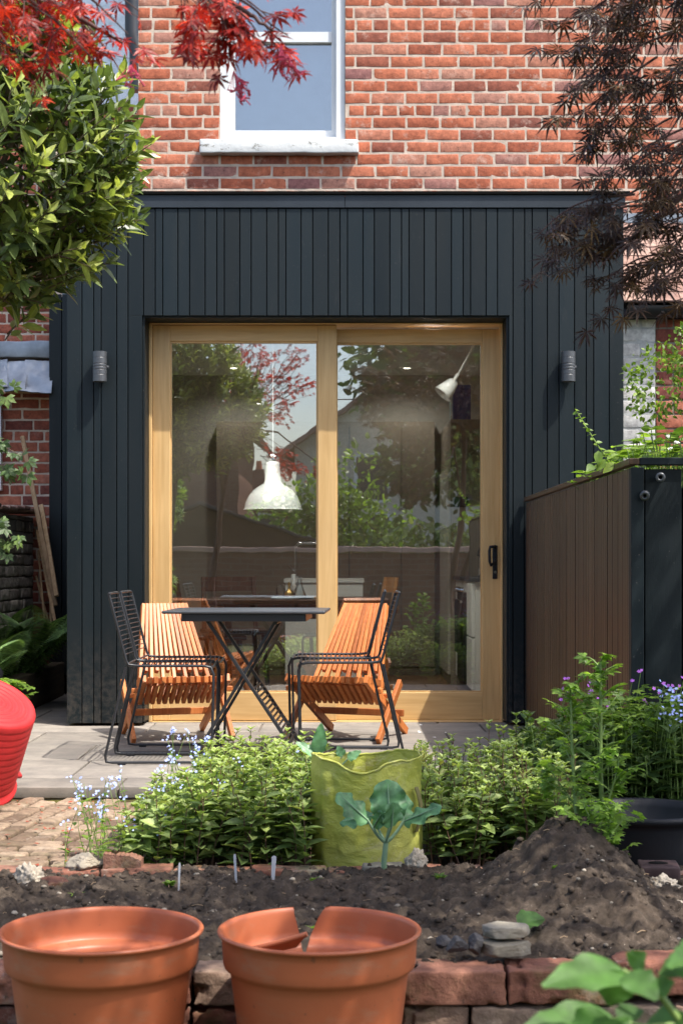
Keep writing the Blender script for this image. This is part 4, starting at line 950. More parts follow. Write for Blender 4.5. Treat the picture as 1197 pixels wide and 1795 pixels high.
m.build('bag_wall', M['bag'], gb, smooth=True)
m = MB(); V = [(rb*.95*math.cos(a), rb*.9*math.sin(a), .22+.01*math.sin(a*5)) for a in np.linspace(0, 2*math.pi, 40, endpoint=False)]+[(0, 0, .235)]
m.add(V, [(j, (j+1) % 40, 40) for j in range(40)]); m.build('bag_compost', M['soil'], gb)
m = MB(); a0 = -.62; pts = []
for k in range(13): u = k/12; z = .26-.13*u; r_ = rb*(1.02+.10*math.sin(math.pi*u)); pts.append((r_*math.cos(a0), r_*math.sin(a0), z))
pts = np.array(pts); tang = np.array([-math.sin(a0), math.cos(a0), 0])*.009
m.add(np.vstack([pts-tang, pts+tang]), [(i, i+1, 14+i, 13+i) for i in range(12)]); m.add(np.vstack([pts-tang, pts+tang])+np.array([.002, -.002, 0]), [(13+i, 14+i, i+1, i) for i in range(12)]); m.build('carry_strap', M['strap'], gb)
m = MB()
for k in range(16):
    a = R(-25)+random.random()*1.1; b = np.array([rb*math.cos(a), rb*.95*math.sin(a), H-.005]); e = b+np.array([random.uniform(-.01, .06), random.uniform(-.02, .02), random.uniform(-.03, .035)]); pc = curve(b, e, .008, .3, 6); m.tube(pc, [.0022, .0022, .002, .0016, .0012, .0007], 4)
m.build('frayed_edge', M['bag'], gb)
# inner folds of the bag
m = MB()
for (a0, a1, rr_, zz) in ((1.6, 3.0, .86, .315), (.2, 1.3, .84, .33)):
    th = np.linspace(a0, a1, 24); tp = np.stack([rb*rr_*np.cos(th), rb*rr_*np.sin(th), zz+.008*np.sin(th*9)], 1); bt_ = tp+np.array([0, 0, -.09]); V = np.vstack([tp, bt_]); m.add(V, [(i, i+1, 25+i, 24+i) for i in range(23)]); 
m.build('inner_fold', M['bag'], gb, smooth=True)

# ================================================================ PLANTS
def stemplant(lv, st, base, H, n, leaf, lean, rs, T=None, top=True, r0=.0022, up=.35):
    base = np.asarray(base, float); tip = base+np.array([lean[0], lean[1], H]); pc = curve(base, tip, 0, .05, 7); st.tube(pc, np.linspace(r0, r0*.5, 7), 4, cap=False)
    for k in range(n):
        u = .22+.78*(k+.5)/n; i = u*6; i0 = min(5, int(i)); q = pc[i0]+(pc[i0+1]-pc[i0])*(i-i0); a = k*math.pi/2+rs.random()*.5; sz = leaf*(.75+.45*math.sin(math.pi*min(1, u*1.05)))*rs.uniform(.75, 1.15)
        if u > .85: sz *= .7
        for sg in (0, math.pi):
            dr = np.array([math.cos(a+sg), math.sin(a+sg), up+rs.uniform(-.3, .35)+(.5 if u > .85 else 0)]); lv.add(q, dr, (0, 0, 1)+rv()*.25, sz, min(1, rs.random()*.75+.25*u))
    if top:
        for k in range(4): a = k*1.57+rs.random(); lv.add(pc[-1], (math.cos(a), math.sin(a), 1.0), (math.cos(a)*-1, math.sin(a)*-1, 1.), leaf*.5*rs.uniform(.7, 1), .9)
def mass(name, label, cat, pts, Hf, nleaf, leaf, lmat, smat, T, lean=.03, seed=0, up=.3):
    rs = random.Random(seed); lv, st = Leaves(), MB()
    for (x, y, z) in pts: stemplant(lv, st, (x, y, z), Hf(x, y, rs), nleaf, leaf, (rs.gauss(0, lean), rs.gauss(0, lean)), rs, up=up)
    m = MB(); lv.into(m, T); m.v += [v for v in st.v]; base = m.n
    off = base
    # merge stems
    for f in st.f: m.f.append(f+off)
    m.r += st.r; m.n += st.n
    nl = len(lv.p)*len(T[1]); o = m.build(name, [lmat, smat]); mi = np.zeros(len(o.data.polygons), dtype=np.int32); mi[nl:] = 1; o.data.polygons.foreach_set('material_index', mi)
    return tag(o, label, cat, kind='stuff')
def region(n, x0, x1, y0, y1, ok, seed):
    rs = random.Random(seed); out = []
    while len(out) < n:
        x, y = rs.uniform(x0, x1), rs.uniform(y0, y1)
        if ok(x, y): out.append((x, y, -.03))
    return out
# left mint bed
ptsL = region(330, -.80, -.075, 4.46, 5.65, lambda x, y: x > -.62+(y-4.46)*.05 and not (y < 4.85 and x > -.10) and (x > -.50 or y < 5.2), 1)
mass('mint_bed', 'sunlit bushy mint growing behind the soil bed left of the green bag', 'mint plants', ptsL, lambda x, y, rs: (.16+.12*min(1, (x+.70)/.30))*rs.uniform(.7, 1.15), 9, .056, M['mint'], M['stemr'], T_MINT, seed=2)
ptsR = region(270, .26, .72, 4.50, 5.60, lambda x, y: True, 3)
mass('mint_bed', 'shaded mint growing between the green bag and the soil mound', 'mint plants', ptsR, lambda x, y, rs: rs.uniform(.20, .32)+.04*(x > .5), 8, .052, M['mint'], M['stemr'], T_MINT, seed=4)
ptsF = region(420, .62, 1.75, 4.92, 5.42, lambda x, y: True, 5)
mass('flower_border', 'leafy green border plants in front of the black planter', 'border plants', ptsF, lambda x, y, rs: rs.uniform(.26, .42)+.05*min(1, max(0, x-.7)*2), 8, .062, M['shade'], M['stem'], T_MINT, seed=6)
ptsG = region(160, .66, .98, 5.4, 6.1, lambda x, y: True, 7)
mass('leafy_border', 'pale green leafy weeds at the foot of the brown planter side', 'border plants', ptsG, lambda x, y, rs: rs.uniform(.16, .30), 6, .06, M['green'], M['stem'], T_MINT, seed=8)
# feathery geranium foliage with flowers
rs = random.Random(12); lv, st = Leaves(), MB()
for k in range(260):
    x, y = rs.uniform(.78, 1.7), rs.uniform(4.95, 5.42); H = rs.uniform(.38, .47); b = np.array([x, y, .05]); tp = np.array([x+rs.gauss(0, .03), y+rs.gauss(0, .03), H]); st.tube(curve(b, tp, 0, .04, 4), .0012, 4, cap=False)
    for j in range(3): a = rs.random()*6.3; lv.add(tp-np.array([0, 0, .03*j]), (math.cos(a), math.sin(a), .15), (0, 0, 1)+rv()*.3, rs.uniform(.03, .045))
m = MB(); lv.into(m, T_CEL); m.build; o = m.build('geranium_foliage', M['green']); tag(o, 'feathery lobed foliage topping the border in front of the black planter', 'foliage', kind='stuff')
def flowers(name, label, pts, mat, sz, kind='stuff'):
    m = MB(); lv = Leaves()
    for p in pts:
        nrm = unit(np.array([random.gauss(0, .4), -1+random.gauss(0, .4), .7])); a = unit(np.cross(nrm, (0, 0, 1))); b = np.cross(nrm, a)
        for k in range(5): an = k*2*math.pi/5; lv.add(p, a*math.cos(an)+b*math.sin(an)+nrm*.15, nrm, sz*random.uniform(.8, 1.1), .5)
    lv.into(m, leaf_t(.8, 0, .1, 2)); 
    o = m.build(name, mat); tag(o, label, 'flowers', kind=kind); return o, m
def flowerstems(pts, hs, mat=M['stem']): pass
fp = []; st = MB()
for k in range(34):
    x, y = rng.uniform(.75, 1.35), rng.uniform(4.9, 5.35); h = rng.uniform(.40, .52); tp = np.array([x, y, h]); st.tube(curve((x+rng.normal()*.03, y, .1), tp, 0, .05, 5), .001, 4)
    for j in range(2): fp.append(tp+rv()*.007)
flowers('purple_flowers', 'small purple and pink flowers scattered over the right border', fp, M['purple'], .0075)
fp2 = []
for k in range(26):
    x, y = rng.uniform(1.0, 1.35), rng.uniform(4.85, 5.3); h = rng.uniform(.38, .50); tp = np.array([x, y, h]); st.tube(curve((x, y, .1), tp, 0, .05, 5), .001, 4)
    for j in range(5): fp2.append(tp+rv()*.010)
flowers('blue_flowers', 'small blue forget-me-not flowers near the right edge of the border', fp2, M['blue'], .006)
# forget-me-nots left
fp = []; lvf = Leaves()
for k in range(62):
    u = rng.random(); x = rng.uniform(-.82, -.45) if u < .88 else rng.uniform(-.45, -.25); y = rng.uniform(4.48, 5.7); 
    if x < -.62: y = rng.uniform(4.5, 5.0)
    h = rng.uniform(.10, .30) if x < -.5 else rng.uniform(.22, .36); b = np.array([x, y, -.03]); tp = b+np.array([rng.normal()*.05, rng.normal()*.03, h]); st.tube(curve(b, tp, 0, .06, 6), np.linspace(.0013, .0008, 6), 4)
    for j in range(rng.integers(3, 7)): fp.append(tp+rv()*.010)
    for j in range(4): a = rng.random()*6.3; lvf.add(b+(tp-b)*(.15+.2*j), (math.cos(a), math.sin(a), .6), (0, 0, 1), rng.uniform(.02, .04))
flowers('forget_me_nots', 'airy pale blue forget-me-nots at the left end of the mint bed', fp, M['blue'], .0046)
for (px, py, n) in ((305, 1280, 5), (345, 1312, 3), (297, 1330, 2), (365, 1295, 3), (280, 1345, 3), (206, 1368, 3), (155, 1380, 2)):
    tp = P(px, py, 5.2); st.tube(curve((tp[0]+.03, 5.2, 0), tp, 0, .05, 8), np.linspace(.0015, .0008, 8), 4)
    m_ = MB()
o = st.build('flower_stems', M['stem']); tag(o, 'thin green flower stems rising from both borders', 'stems', kind='stuff')
m = MB(); lvf.into(m, T_MINT); tag(m.build('forget_me_not_leaves', M['green']), 'small pale leaves among the forget-me-nots at the left of the mint', 'foliage', kind='stuff')
fp = [P(px+random.uniform(-5, 5), py+random.uniform(-5, 5), 5.2) for (px, py, n) in ((305, 1280, 5), (345, 1312, 3), (297, 1330, 2), (365, 1295, 3), (280, 1345, 3), (206, 1368, 3), (155, 1380, 2)) for _ in range(n+3)]
flowers('tall_forget_me_nots', 'taller forget-me-not flowers standing up in front of the left wire chair', fp, M['blue'], .006)

# celery-like tall plant
def tallplant(name, label, stems, mat, T, lsz):
    t = thing(name, label, 'plant', tuple(stems[0][0])); o0 = np.array(stems[0][0]); lv, st = Leaves(), MB()
    for (b, tp, n, r0) in stems:
        b = np.array(b)-o0; tp = np.array(tp)-o0; pc = curve(b, tp, 0, .025, 12); st.tube(pc, np.linspace(r0, r0*.45, 12), 8)
        for k in range(n):
            u = .12+.88*k/(n-1); i = u*11; i0 = min(10, int(i)); q = pc[i0]+(pc[i0+1]-pc[i0])*(i-i0); a = k*2.4; L = (.045+.04*math.sin(math.pi*u))*random.uniform(.7, 1.1)
            e = q+np.array([math.cos(a)*L, math.sin(a)*L, L*.7]); st.tube(curve(q, e, .004, .05, 5), np.linspace(r0*.4, r0*.2, 5), 5)
            for j in range(4): a2 = a+random.uniform(-1.4, 1.4); lv.add(q+(e-q)*(.5+.17*j), (math.cos(a2), math.sin(a2), random.uniform(-.1, .7)), (0, 0, 1)+rv()*.3, lsz*random.uniform(.6, 1.1))
        for k in range(16): a = k*.8; lv.add(pc[-1]-np.array([0, 0, .006*k]), (math.cos(a), math.sin(a), .6), (0, 0, 1)+rv()*.3, lsz*.75)
    m = MB(); lv.into(m, T); m.build('leaves', mat, t); st.build('stems', M['stem'], t, smooth=True); return t
tallplant('celery_plant', 'tall pale green celery plant gone to seed beside the soil mound', [(P(1058, 1500, 4.22), P(1052, 1160, 4.28), 24, .0080), (P(1012, 1455, 4.22), P(1000, 1206, 4.30), 17, .0062), (P(1040, 1480, 4.2), P(1085, 1330, 4.2), 8, .004), (P(1045, 1470, 4.25), P(960, 1345, 4.3), 8, .0035)], M['celery'], T_CEL, .036)
tallplant('low_herb', 'leafy celery shoot spilling down the right side of the soil mound', [(P(1062, 1520, 4.08), P(1068, 1420, 4.05), 10, .004), (P(1040, 1505, 4.08), P(1032, 1430, 4.05), 7, .004)], M['celery'], T_CEL, .032)
# brassica seedling
def bigleaf(c, tip, nrm, wd, mat, parent, name='leaf', wavy=.15, n=14, fold=.1, droop=.15, rounded=.6, blunt=.62):
    c = np.array(c, float); tip = np.array(tip, float); D = tip-c; L = np.linalg.norm(D); D /= L; N = unit(np.array(nrm, float)-D*np.dot(nrm, D)); Y = np.cross(N, D); V = []; ny = 8
    for i in range(n+1):
        t = i/n; hw = wd/2*(math.sin(math.pi*min(1, .04+.96*t**rounded)))**blunt
        if i in (n,): hw = .003
        for j in range(ny+1):
            u = j/ny*2-1; z = fold*abs(u)*hw-droop*L*t*t+wavy*hw*math.sin(t*15+u*3)*u*u*.6+.02*L*(1-abs(u)**.3)*-.4; V.append(c+D*L*t+Y*hw*u*(1+.06*math.sin(t*23+u))+N*z)
    m = MB(); i = (np.arange(n)[:, None]*(ny+1)+np.arange(ny)[None]).reshape(-1); m.add(V, np.stack([i, i+1, i+ny+2, i+ny+1], 1)); return m.build(name, mat, parent, smooth=True)
br = thing('brassica_seedling', 'young blue green cabbage-like plant growing in front of the lime green bag', 'plant', (0, 0, 0)); B0 = P(673, 1548, 4.25)
def q_(px, py, d=4.22): return P(px, py, d)
def veins(c, tip): pass
st = MB(); hub = q_(676, 1478)
st.tube([B0, q_(673, 1510), hub], [.008, .0075, .007], 10)
for (a, b, tip, nrm, wd) in ((hub, q_(683, 1440), q_(679, 1366, 4.24), (0.05, -1, .25), .100), (hub, q_(645, 1438), q_(592, 1390, 4.20), (.3, -.8, .8), .070), (hub, q_(652, 1430, 4.26), q_(594, 1440, 4.3), (-.1, -.7, .8), .052), (hub, q_(708, 1440), q_(771, 1412, 4.15), (.1, -.7, .8), .058), (hub, q_(686, 1450, 4.18), q_(690, 1408, 4.15), (.4, -.9, .3), .062), (hub, q_(655, 1450, 4.2), q_(668, 1425, 4.15), (-.3, -.9, .3), .04), (hub, q_(706, 1440, 4.3), q_(712, 1392, 4.33), (.4, -1, .2), .055)):
    st.tube(curve(a, b, -.006, .02, 6), np.linspace(.0045, .003, 6), 8); bigleaf(b, tip, nrm, wd, M['brass_leaf'], br, wavy=.55, droop=.05, fold=-.1, rounded=.85, blunt=.42); st.tube([b, b+(tip-b)*.5-np.array([0, .002, 0]), b+(tip-b)*.9-np.array([0, .002, 0])], [.003, .002, .0006], 6)
st.build('stem', M['stemb'], br, smooth=True)
# brassica leaves above bag
b2 = thing('brassica_seedling', 'small leafy plant poking up behind the left rim of the lime green bag', 'plant', (0, 0, 0)); st = MB()
for (b, tip, nrm, wd, d) in (((558, 1320), (563, 1268), (0, -1, .3), .045, 4.75), ((552, 1322), (520, 1300), (0, -.8, .8), .035, 4.75), ((600, 1325), (592, 1308), (0, -.9, .5), .03, 4.75), ((610, 1330), (632, 1316), (0, -.8, .5), .03, 4.75)):
    st.tube([P(570, 1370, d), P(b[0], b[1], d)], .0025, 6); bigleaf(P(*b, d), P(*tip, d), nrm, wd, M['brass_leaf'], b2, wavy=.3, droop=.05)
st.build('stem', M['stemb'], b2)
# fallen leaf, seedlings
m_ = bigleaf(P(908, 1622, 3.42), P(955, 1606, 3.46), (0, -.7, .8), .05, M['fore'], None, 'fallen_leaf', wavy=.2, fold=.5, droop=.1); tag(m_, 'curled green leaf lying on the soil behind the stacked flat stones', 'leaf')
for k, (px, py, n, lab) in enumerate(((770, 1553, 9, 'small rosette seedling in the soil right of the brassica'), (297, 1560, 9, 'dark leafy seedling beside the thin edge-on plant label'), (135, 1573, 7, 'small seedling in the soil behind the left orange pot'), (552, 1538, 6, 'tiny seedling in the soil left of the brassica'), (545, 1625, 5, 'seedling seen through the gap in the broken pot'), (975, 1580, 3, 'tiny seedling on the face of the soil mound'))):
    g_ = P(px, py, 3.0); d = (EYE-.055)*F/(py-HY); p = P(px, py, d); p[2] = soilz(np.array([p[0]]), np.array([d]))[0]+.004; m = MB(); lv = Leaves()
    for j in range(n): a = j*2.4; lv.add(np.zeros(3), (math.cos(a), math.sin(a), .5+.5*random.random()), (0, 0, 1), random.uniform(.014, .026))
    lv.into(m, T_CEL); o = m.build('seedling', M['green']); o.location = tuple(p); tag(o, lab, 'seedling', 'seedlings in the soil bed')
# foreground leaflets
fg = thing('foreground_plant', 'out of focus bright green leaflets in the bottom right corner', 'plant', (0, 0, 0)); st = MB(); d = 1.45
for (b, tip, nrm, wd) in (((1090, 1700), (958, 1712), (0, -.55, .9), .042), ((1085, 1702), (1068, 1765), (.1, -.8, .6), .036), ((1100, 1705), (1150, 1745), (.1, -.8, .7), .034), ((1075, 1785), (905, 1800), (0, -.6, .9), .05), ((1070, 1788), (990, 1850), (0, -.7, .8), .05), ((1060, 1790), (1090, 1830), (0, -.8, .6), .04), ((1150, 1735), (1178, 1720), (0, -.8, .6), .02), ((1215, 1690), (1165, 1700), (0, -.8, .7), .03), ((1240, 1660), (1185, 1675), (0, -.8, .7), .03), ((1130, 1800), (1200, 1778), (0, -.8, .7), .035), ((1105, 1695), (1128, 1670), (0, -.8, .7), .022), ((1080, 1780), (1130, 1768), (0, -.8, .7), .02)):
    bigleaf(P(*b, d+random.uniform(-.06, .06)), P(*tip, d+random.uniform(-.08, .04)), nrm, wd*random.uniform(.95, 1.1), M['fore'], fg, 'leaflet', wavy=.15, droop=.12, fold=.12, rounded=.68, blunt=.78)
st.tube([P(1240, 1900, d), P(1195, 1795, d), P(1150, 1735, d), P(1090, 1700, d)], [.004, .0035, .003, .002], 8); st.tube([P(1195, 1795, d), P(1130, 1800, d), P(1070, 1786, d)], [.003, .0025, .002], 8); st.tube([P(1240, 1900, d), P(1260, 1700, d), P(1215, 1670, d)], [.004, .003, .002], 8); st.build('stem', M['stem'], fg, smooth=True)

# planter-top plants
lv, st = Leaves(), MB(); pt = thing('trailing_plant', 'strawberry-like leaves and a reaching shoot on top of the tall planter', 'plant', (1.3, 6.2, 1.2)); o0 = np.array([1.3, 6.2, 1.2])
for k in range(520):
    y = rng.uniform(5.5, 6.9); x = rng.uniform(1.03, 1.75); h = rng.uniform(.05, .17)*(1 if x > 1.1 else .6); b = np.array([x, y, 1.17])-o0; tp = b+np.array([rng.normal()*.03, rng.normal()*.03, h+.03]); st.tube([b, tp], .0015, 4)
    for j in range(3): a = rng.random()*6.3; lv.add(tp, (math.cos(a), math.sin(a), .1), (0, 0, 1)+rv()*.35, rng.uniform(.035, .06), rng.random())
m = MB(); lv.into(m, T_OV); m.build('leaves', M['green'], pt)
pc = np.array([P(1095, 800, 5.9), P(1060, 800, 5.9), P(1040, 770, 5.9), P(1022, 740, 5.9), P(1008, 718, 5.9)])-o0; st.tube(pc, [.003, .003, .0025, .002, .0012], 6); lv = Leaves()
for k in range(34):
    u = k/33*3.99; i = int(u); q = pc[i]+(pc[i+1]-pc[i])*(u-i); a = k*2.1; lv.add(q, (math.cos(a), math.sin(a)*.6, .4*math.sin(a*1.7)+.2), (0, -.6, .9)+rv()*.3, .040*(1-.12*u)*random.uniform(.6, 1.1), .5+.5*random.random())
for (px, py) in ((1040, 815), (1060, 805), (1048, 790), (1075, 812)): lv.add(P(px, py, 5.75)-o0, rv()*.4+np.array([-.4, -.3, -.5]), (0, -1, .5), .055)
m = MB(); lv.into(m, T_OV); m.build('shoot_leaves', M['green'], pt); st.build('stems', M['stem'], pt)
fl = [np.array([rng.uniform(1.15, 1.45), rng.uniform(5.55, 6.0), 1.31+rng.random()*.03]) for _ in range(9)]
flo, _ = flowers('white_flowers', 'x', fl, M['whitep'], .012); 
for k_ in ('label', 'category', 'kind'): del flo[k_]
flo.parent = pt; flo.location = tuple(-o0)

# ---------------------------------------------------------------- trees
def crown(t, ends, trunk_pts, twig_r, leafn, leaf, T, lmat, bmat, lname='crown', spread=.10, droop=-.3, sub=3, sublen=.12, o0=np.zeros(3), limbs=None, facing=None):
    lv, st = Leaves(), MB()
    for (a, b) in ends:
        a = np.asarray(a)-o0; b = np.asarray(b)-o0; L = np.linalg.norm(b-a); pc = curve(a, b, .05*L, .07, 9); st.tube(pc, np.linspace(twig_r, twig_r*.35, 9), 5, cap=False)
        for s_i in range(sub):
            u = .35+.65*(s_i+random.random()*.6)/sub; i = min(7, int(u*8)); q = pc[i]; dr = unit(unit(b-a)+rv()*.75*np.array([1, 1, .5])+np.array([0, 0, droop*.3])); e = q+dr*sublen*random.uniform(.6, 1.3); pc2 = curve(q, e, 0, .08, 5); st.tube(pc2, np.linspace(twig_r*.4, twig_r*.2, 5), 4, cap=False)
            for k in range(leafn):
                v = (k+1)/leafn*4; j = min(3, int(v)); r_ = pc2[j]+(pc2[j+1]-pc2[j])*(v-j) if j < 4 else pc2[-1]
                for sg in (-1, 1):
                    d2 = unit(dr*.6+sg*unit(np.cross(dr, (0, 0, 1))+1e-6)*.9+rv()*.45+np.array([0, 0, droop])); nn = (0, 0, 1)+rv()*.45
                    if facing is not None: nn = nn+np.array(facing)
                    lv.add(r_+d2*leaf*.15, d2, nn, leaf*random.uniform(.6, 1.12))
    m = MB(); lv.into(m, T); m.build(lname, lmat, t); st.build('twigs', bmat, t)
def trunk(t, segs, mat, o0):
    m = MB()
    for (pts, r0, r1) in segs:
        pc = []; pts = [np.array(p)-o0 for p in pts]
        for a, b in zip(pts, pts[1:]):
            for k in range(6): pc.append(a+(b-a)*k/6)
        pc.append(pts[-1]); pc = np.array(pc); pc[1:-1] += rng.normal(size=(len(pc)-2, 3))*r0*.12; m.tube(pc, np.linspace(r0, r1, len(pc)), 10)
    m.build('trunk', mat, t, smooth=True)
# bay tree
o0 = np.array([-1.35, 4.95, 0.0]); bayt = thing('bay_tree', 'dense glossy bay tree filling the upper left of the view', 'tree', tuple(o0))
lv, st = Leaves(), MB(); cen = np.array([-1.10, 4.95, 2.02]); 
def in_bay(p):
    e1 = (((p-np.array([-1.02, 4.85, 2.14]))/np.array([.43, .42, .46]))**2).sum(); e2 = (((p-np.array([-1.62, 5.0, 2.15]))/np.array([.60, .55, .62]))**2).sum(); e3 = (((p-np.array([-1.25, 4.85, 2.52]))/np.array([.46, .45, .33]))**2).sum(); e4 = (((p-np.array([-1.06, 4.8, 1.86]))/np.array([.26, .26, .20]))**2).sum()
    return min(e1, e2, e3, e4)
n = 0
while n < 1750:
    p = np.array([rng.uniform(-2.3, -.5), rng.uniform(4.3, 5.7), rng.uniform(1.5, 3.0)]); e = in_bay(p)
    if e > 1.08 or (e < .38): continue
    if fbm(p[None], 5, 3)[0] > .75: continue
    c0 = np.array([p[0]*.75-.33, 4.95*.6+p[1]*.4, min(p[2], 2.3)*.6+.85]); dr = unit(p-np.array([-1.25, 4.95, 2.0])+rv()*.12+np.array([0, 0, .25])); a = p-dr*.16
    st.tube(curve(a-o0, p-o0, .0, .05, 4), [.003, .0026, .002, .0015], 4, cap=False)
    if n % 6 == 0: st.tube(curve(c0-o0, a-o0, 0, .05, 5), np.linspace(.008, .003, 5), 5, cap=False)
    young = rng.random() < .35
    for k in range(9):
        u = k/8; q = a+(p-a)*(.15+.85*u); an = k*2.4; s1 = unit(np.cross(dr, (.3, .2, 1))); s2 = np.cross(dr, s1); d2 = dr*(.35+.55*u)+(s1*math.cos(an)+s2*math.sin(an))*(1-.35*u); lv.add(q-o0, d2, dr+rv()*.35+np.array([0, 0, .4]), rng.uniform(.058, .092)*(.72 if u > .8 else 1), min(1, (.55+.4*u if young else rng.random()*.66)))
    n += 1
m = MB(); lv.into(m, T_BAY); m.build('crown', M['bay'], bayt); st.build('branches', M['bark'], bayt)
trunk(bayt, [([(-1.45, 5.0, -.15), (-1.42, 5.0, .9), (-1.3, 4.95, 2.0), (-1.2, 4.9, 2.6)], .045, .012), ([(-1.42, 5.0, .9), (-1.6, 5.05, 1.7), (-1.7, 5.0, 2.4)], .03, .01), ([(-1.3, 4.95, 1.7), (-1.08, 4.85, 2.05), (-.95, 4.8, 2.3)], .016, .005)], M['bark'], o0)
# red maple (branches hang into the frame from the upper left)
o0 = np.array([-1.25, 1.9, -.15]); rm = thing('red_maple', 'red leaved maple with branches hanging across the top left', 'tree', tuple(o0)); ends = []
root = np.array([-1.15, 2.7, 2.05])
for (px, py, d) in ((20, 40, 2.7), (60, 75, 2.8), (105, 40, 2.6), (130, 100, 2.75), (165, 60, 2.65), (200, 105, 2.7), (225, 60, 2.6), (245, 20, 2.7), (90, 15, 2.8), (180, 15, 2.6), (40, 100, 2.6), (15, 80, 2.5), (150, 30, 2.9), (215, 130, 2.75), (180, 120, 2.65), (75, 115, 2.7), (110, 75, 2.65), (30, 20, 2.9), (60, 5, 2.7)):
    e = P(px, py, d); ends.append((e+np.array([-.25, rng.uniform(-.1, .1), .16+rng.uniform(0, .05)]), e))
J = P(330, -60, 2.62)
for (px, py, d) in ((410, 20, 2.6), (470, 30, 2.62), (505, 62, 2.62), (455, 65, 2.6), (425, 105, 2.6), (400, 60, 2.58), (475, 75, 2.6), (360, 10, 2.6), (330, 5, 2.66)):
    e = P(px, py, d); ends.append((J+(e-J)*.35, e))
inframe = list(ends); 
for k in range(125):
    while True:
        e = np.array([rng.uniform(-1.7, .15), rng.uniform(1.7, 3.5), rng.uniform(1.9, 3.1)])
        if e[2] > EYE+.40*e[1]+.05 and (((e-np.array([-.78, 2.5, 2.68]))/np.array([.62, .85, .45]))**2).sum() < 1: break
    ends.append((e+unit(np.array([-1.0, 2.4, 2.3])-e)*.28, e))
crown(rm, ends, None, .003, 3, .034, T_MAPLE, M['redleaf'], M['barkred'], sub=3, sublen=.09, droop=-.45, o0=o0, facing=(0, -.5, .2))
trunk(rm, [([(-1.25, 1.9, -.15), (-1.3, 2.0, .7), (-1.15, 2.3, 1.6), (-1.0, 2.5, 2.3)], .05, .014), ([(-1.15, 2.3, 1.6), (-1.2, 2.6, 2.0), (-.95, 2.75, 2.15)], .022, .006), ([(-1.0, 2.5, 2.2), (-.62, 2.55, 2.16), tuple(P(330, -60, 2.62)), tuple(P(430, 20, 2.6)), tuple(P(480, 55, 2.6))], .010, .002), ([(-.95, 2.75, 2.15), tuple(P(120, 20, 2.7)), tuple(P(215, 75, 2.68))], .008, .002)], M['barkred'], o0)
m = MB(); 
for (px, py) in ((410, 140), (425, 155), (495, 105), (505, 112), (230, 130)):
    q = P(px, py, 2.58)-o0
    for k in range(12):
        e = q+rv()*.009+np.array([0, 0, -.008]); m.tube([q+np.array([0, 0, .015]), e], .0006, 4); m.bar(e, e+rv()*.006+np.array([.006, 0, -.004]), .005, .0018)
m.build('seed_keys', M['keys'], rm)
# bronze maple on the right
o0 = np.array([1.12, 2.0, -.15]); dm = thing('bronze_maple', 'dark bronze leaved maple hanging down the upper right of the view', 'tree', tuple(o0)); ends = []
for (px, py) in ((960, 20), (975, 70), (965, 115), (1000, 150), (1010, 200), (985, 40), (1020, 100), (1035, 160), (1030, 250), (1045, 300), (1010, 235), (1055, 340), (1035, 60), (1060, 20), (1075, 330), (935, 420), (985, 425), (965, 455), (1010, 450), (1000, 475), (1050, 470), (1035, 515), (1060, 530), (1090, 440), (1080, 500), (1110, 400), (1110, 530), (1140, 500), (1150, 450), (1180, 480), (1170, 530), (1195, 440), (1060, 400), (1025, 360), (1130, 380), (985, 385), (960, 425), (1180, 400)):
    e = P(px, py, 3.45+rng.uniform(-.12, .12)); L = .18 if py < 350 else .22; ends.append((e+np.array([L, rng.uniform(-.05, .1), L*(.75 if py < 350 else .45)]), e))
for k in range(48):
    px, py = rng.uniform(1045, 1290), rng.uniform(-60, 375); e = P(px, py, rng.uniform(3.2, 3.8)); ends.append((e+np.array([.12, .05, .18]), e))
n = 0
while n < 950:
    e = np.array([rng.uniform(-.4, 2.9), rng.uniform(1.5, 5.3), rng.uniform(1.5, 3.5)])
    A = (((e-np.array([.95, 2.9, 2.62]))/np.array([.88, .95, .45]))**2).sum(); B = (((e-np.array([1.80, 4.1, 2.45]))/np.array([.85, 1.2, .75]))**2).sum()
    Cc = (((e-np.array([.95, 2.0, 2.45]))/np.array([.95, .65, .42]))**2).sum()
    if min(A, B, Cc) > 1: continue
    if e[2] < EYE+.365*e[1]+.10 and abs(e[0]) < .222*e[1]+.16: continue
    if fbm(e[None], 2.2, 8, 2)[0] > .55: continue
    ends.append((e+unit(np.array([1.15, 3.0, 2.3])-e)*.28, e)); n += 1
crown(dm, ends, None, .003, 3, .044, T_DARK, M['darkleaf'], M['barkred'], sub=3, sublen=.085, droop=-.6, o0=o0, facing=(0, -.6, .1))
trunk(dm, [([(1.12, 2.0, -.15), (1.08, 2.0, .6), (1.2, 2.3, 1.4), (1.15, 2.9, 2.2), (.9, 2.9, 2.6)], .045, .012), ([(1.10, 2.05, .1), (1.22, 2.1, .8), (1.45, 2.7, 1.6), (1.7, 3.8, 2.4)], .035, .012), ([(1.2, 2.3, 1.4), (1.05, 3.0, 2.0), (1.0, 3.4, 1.9), tuple(P(1150, 380, 3.45)), tuple(P(1080, 450, 3.45))], .012, .003), ([(1.15, 2.9, 2.2), (.5, 2.6, 2.5), (-.1, 2.5, 2.5)], .015, .004)], M['barkred'], o0)
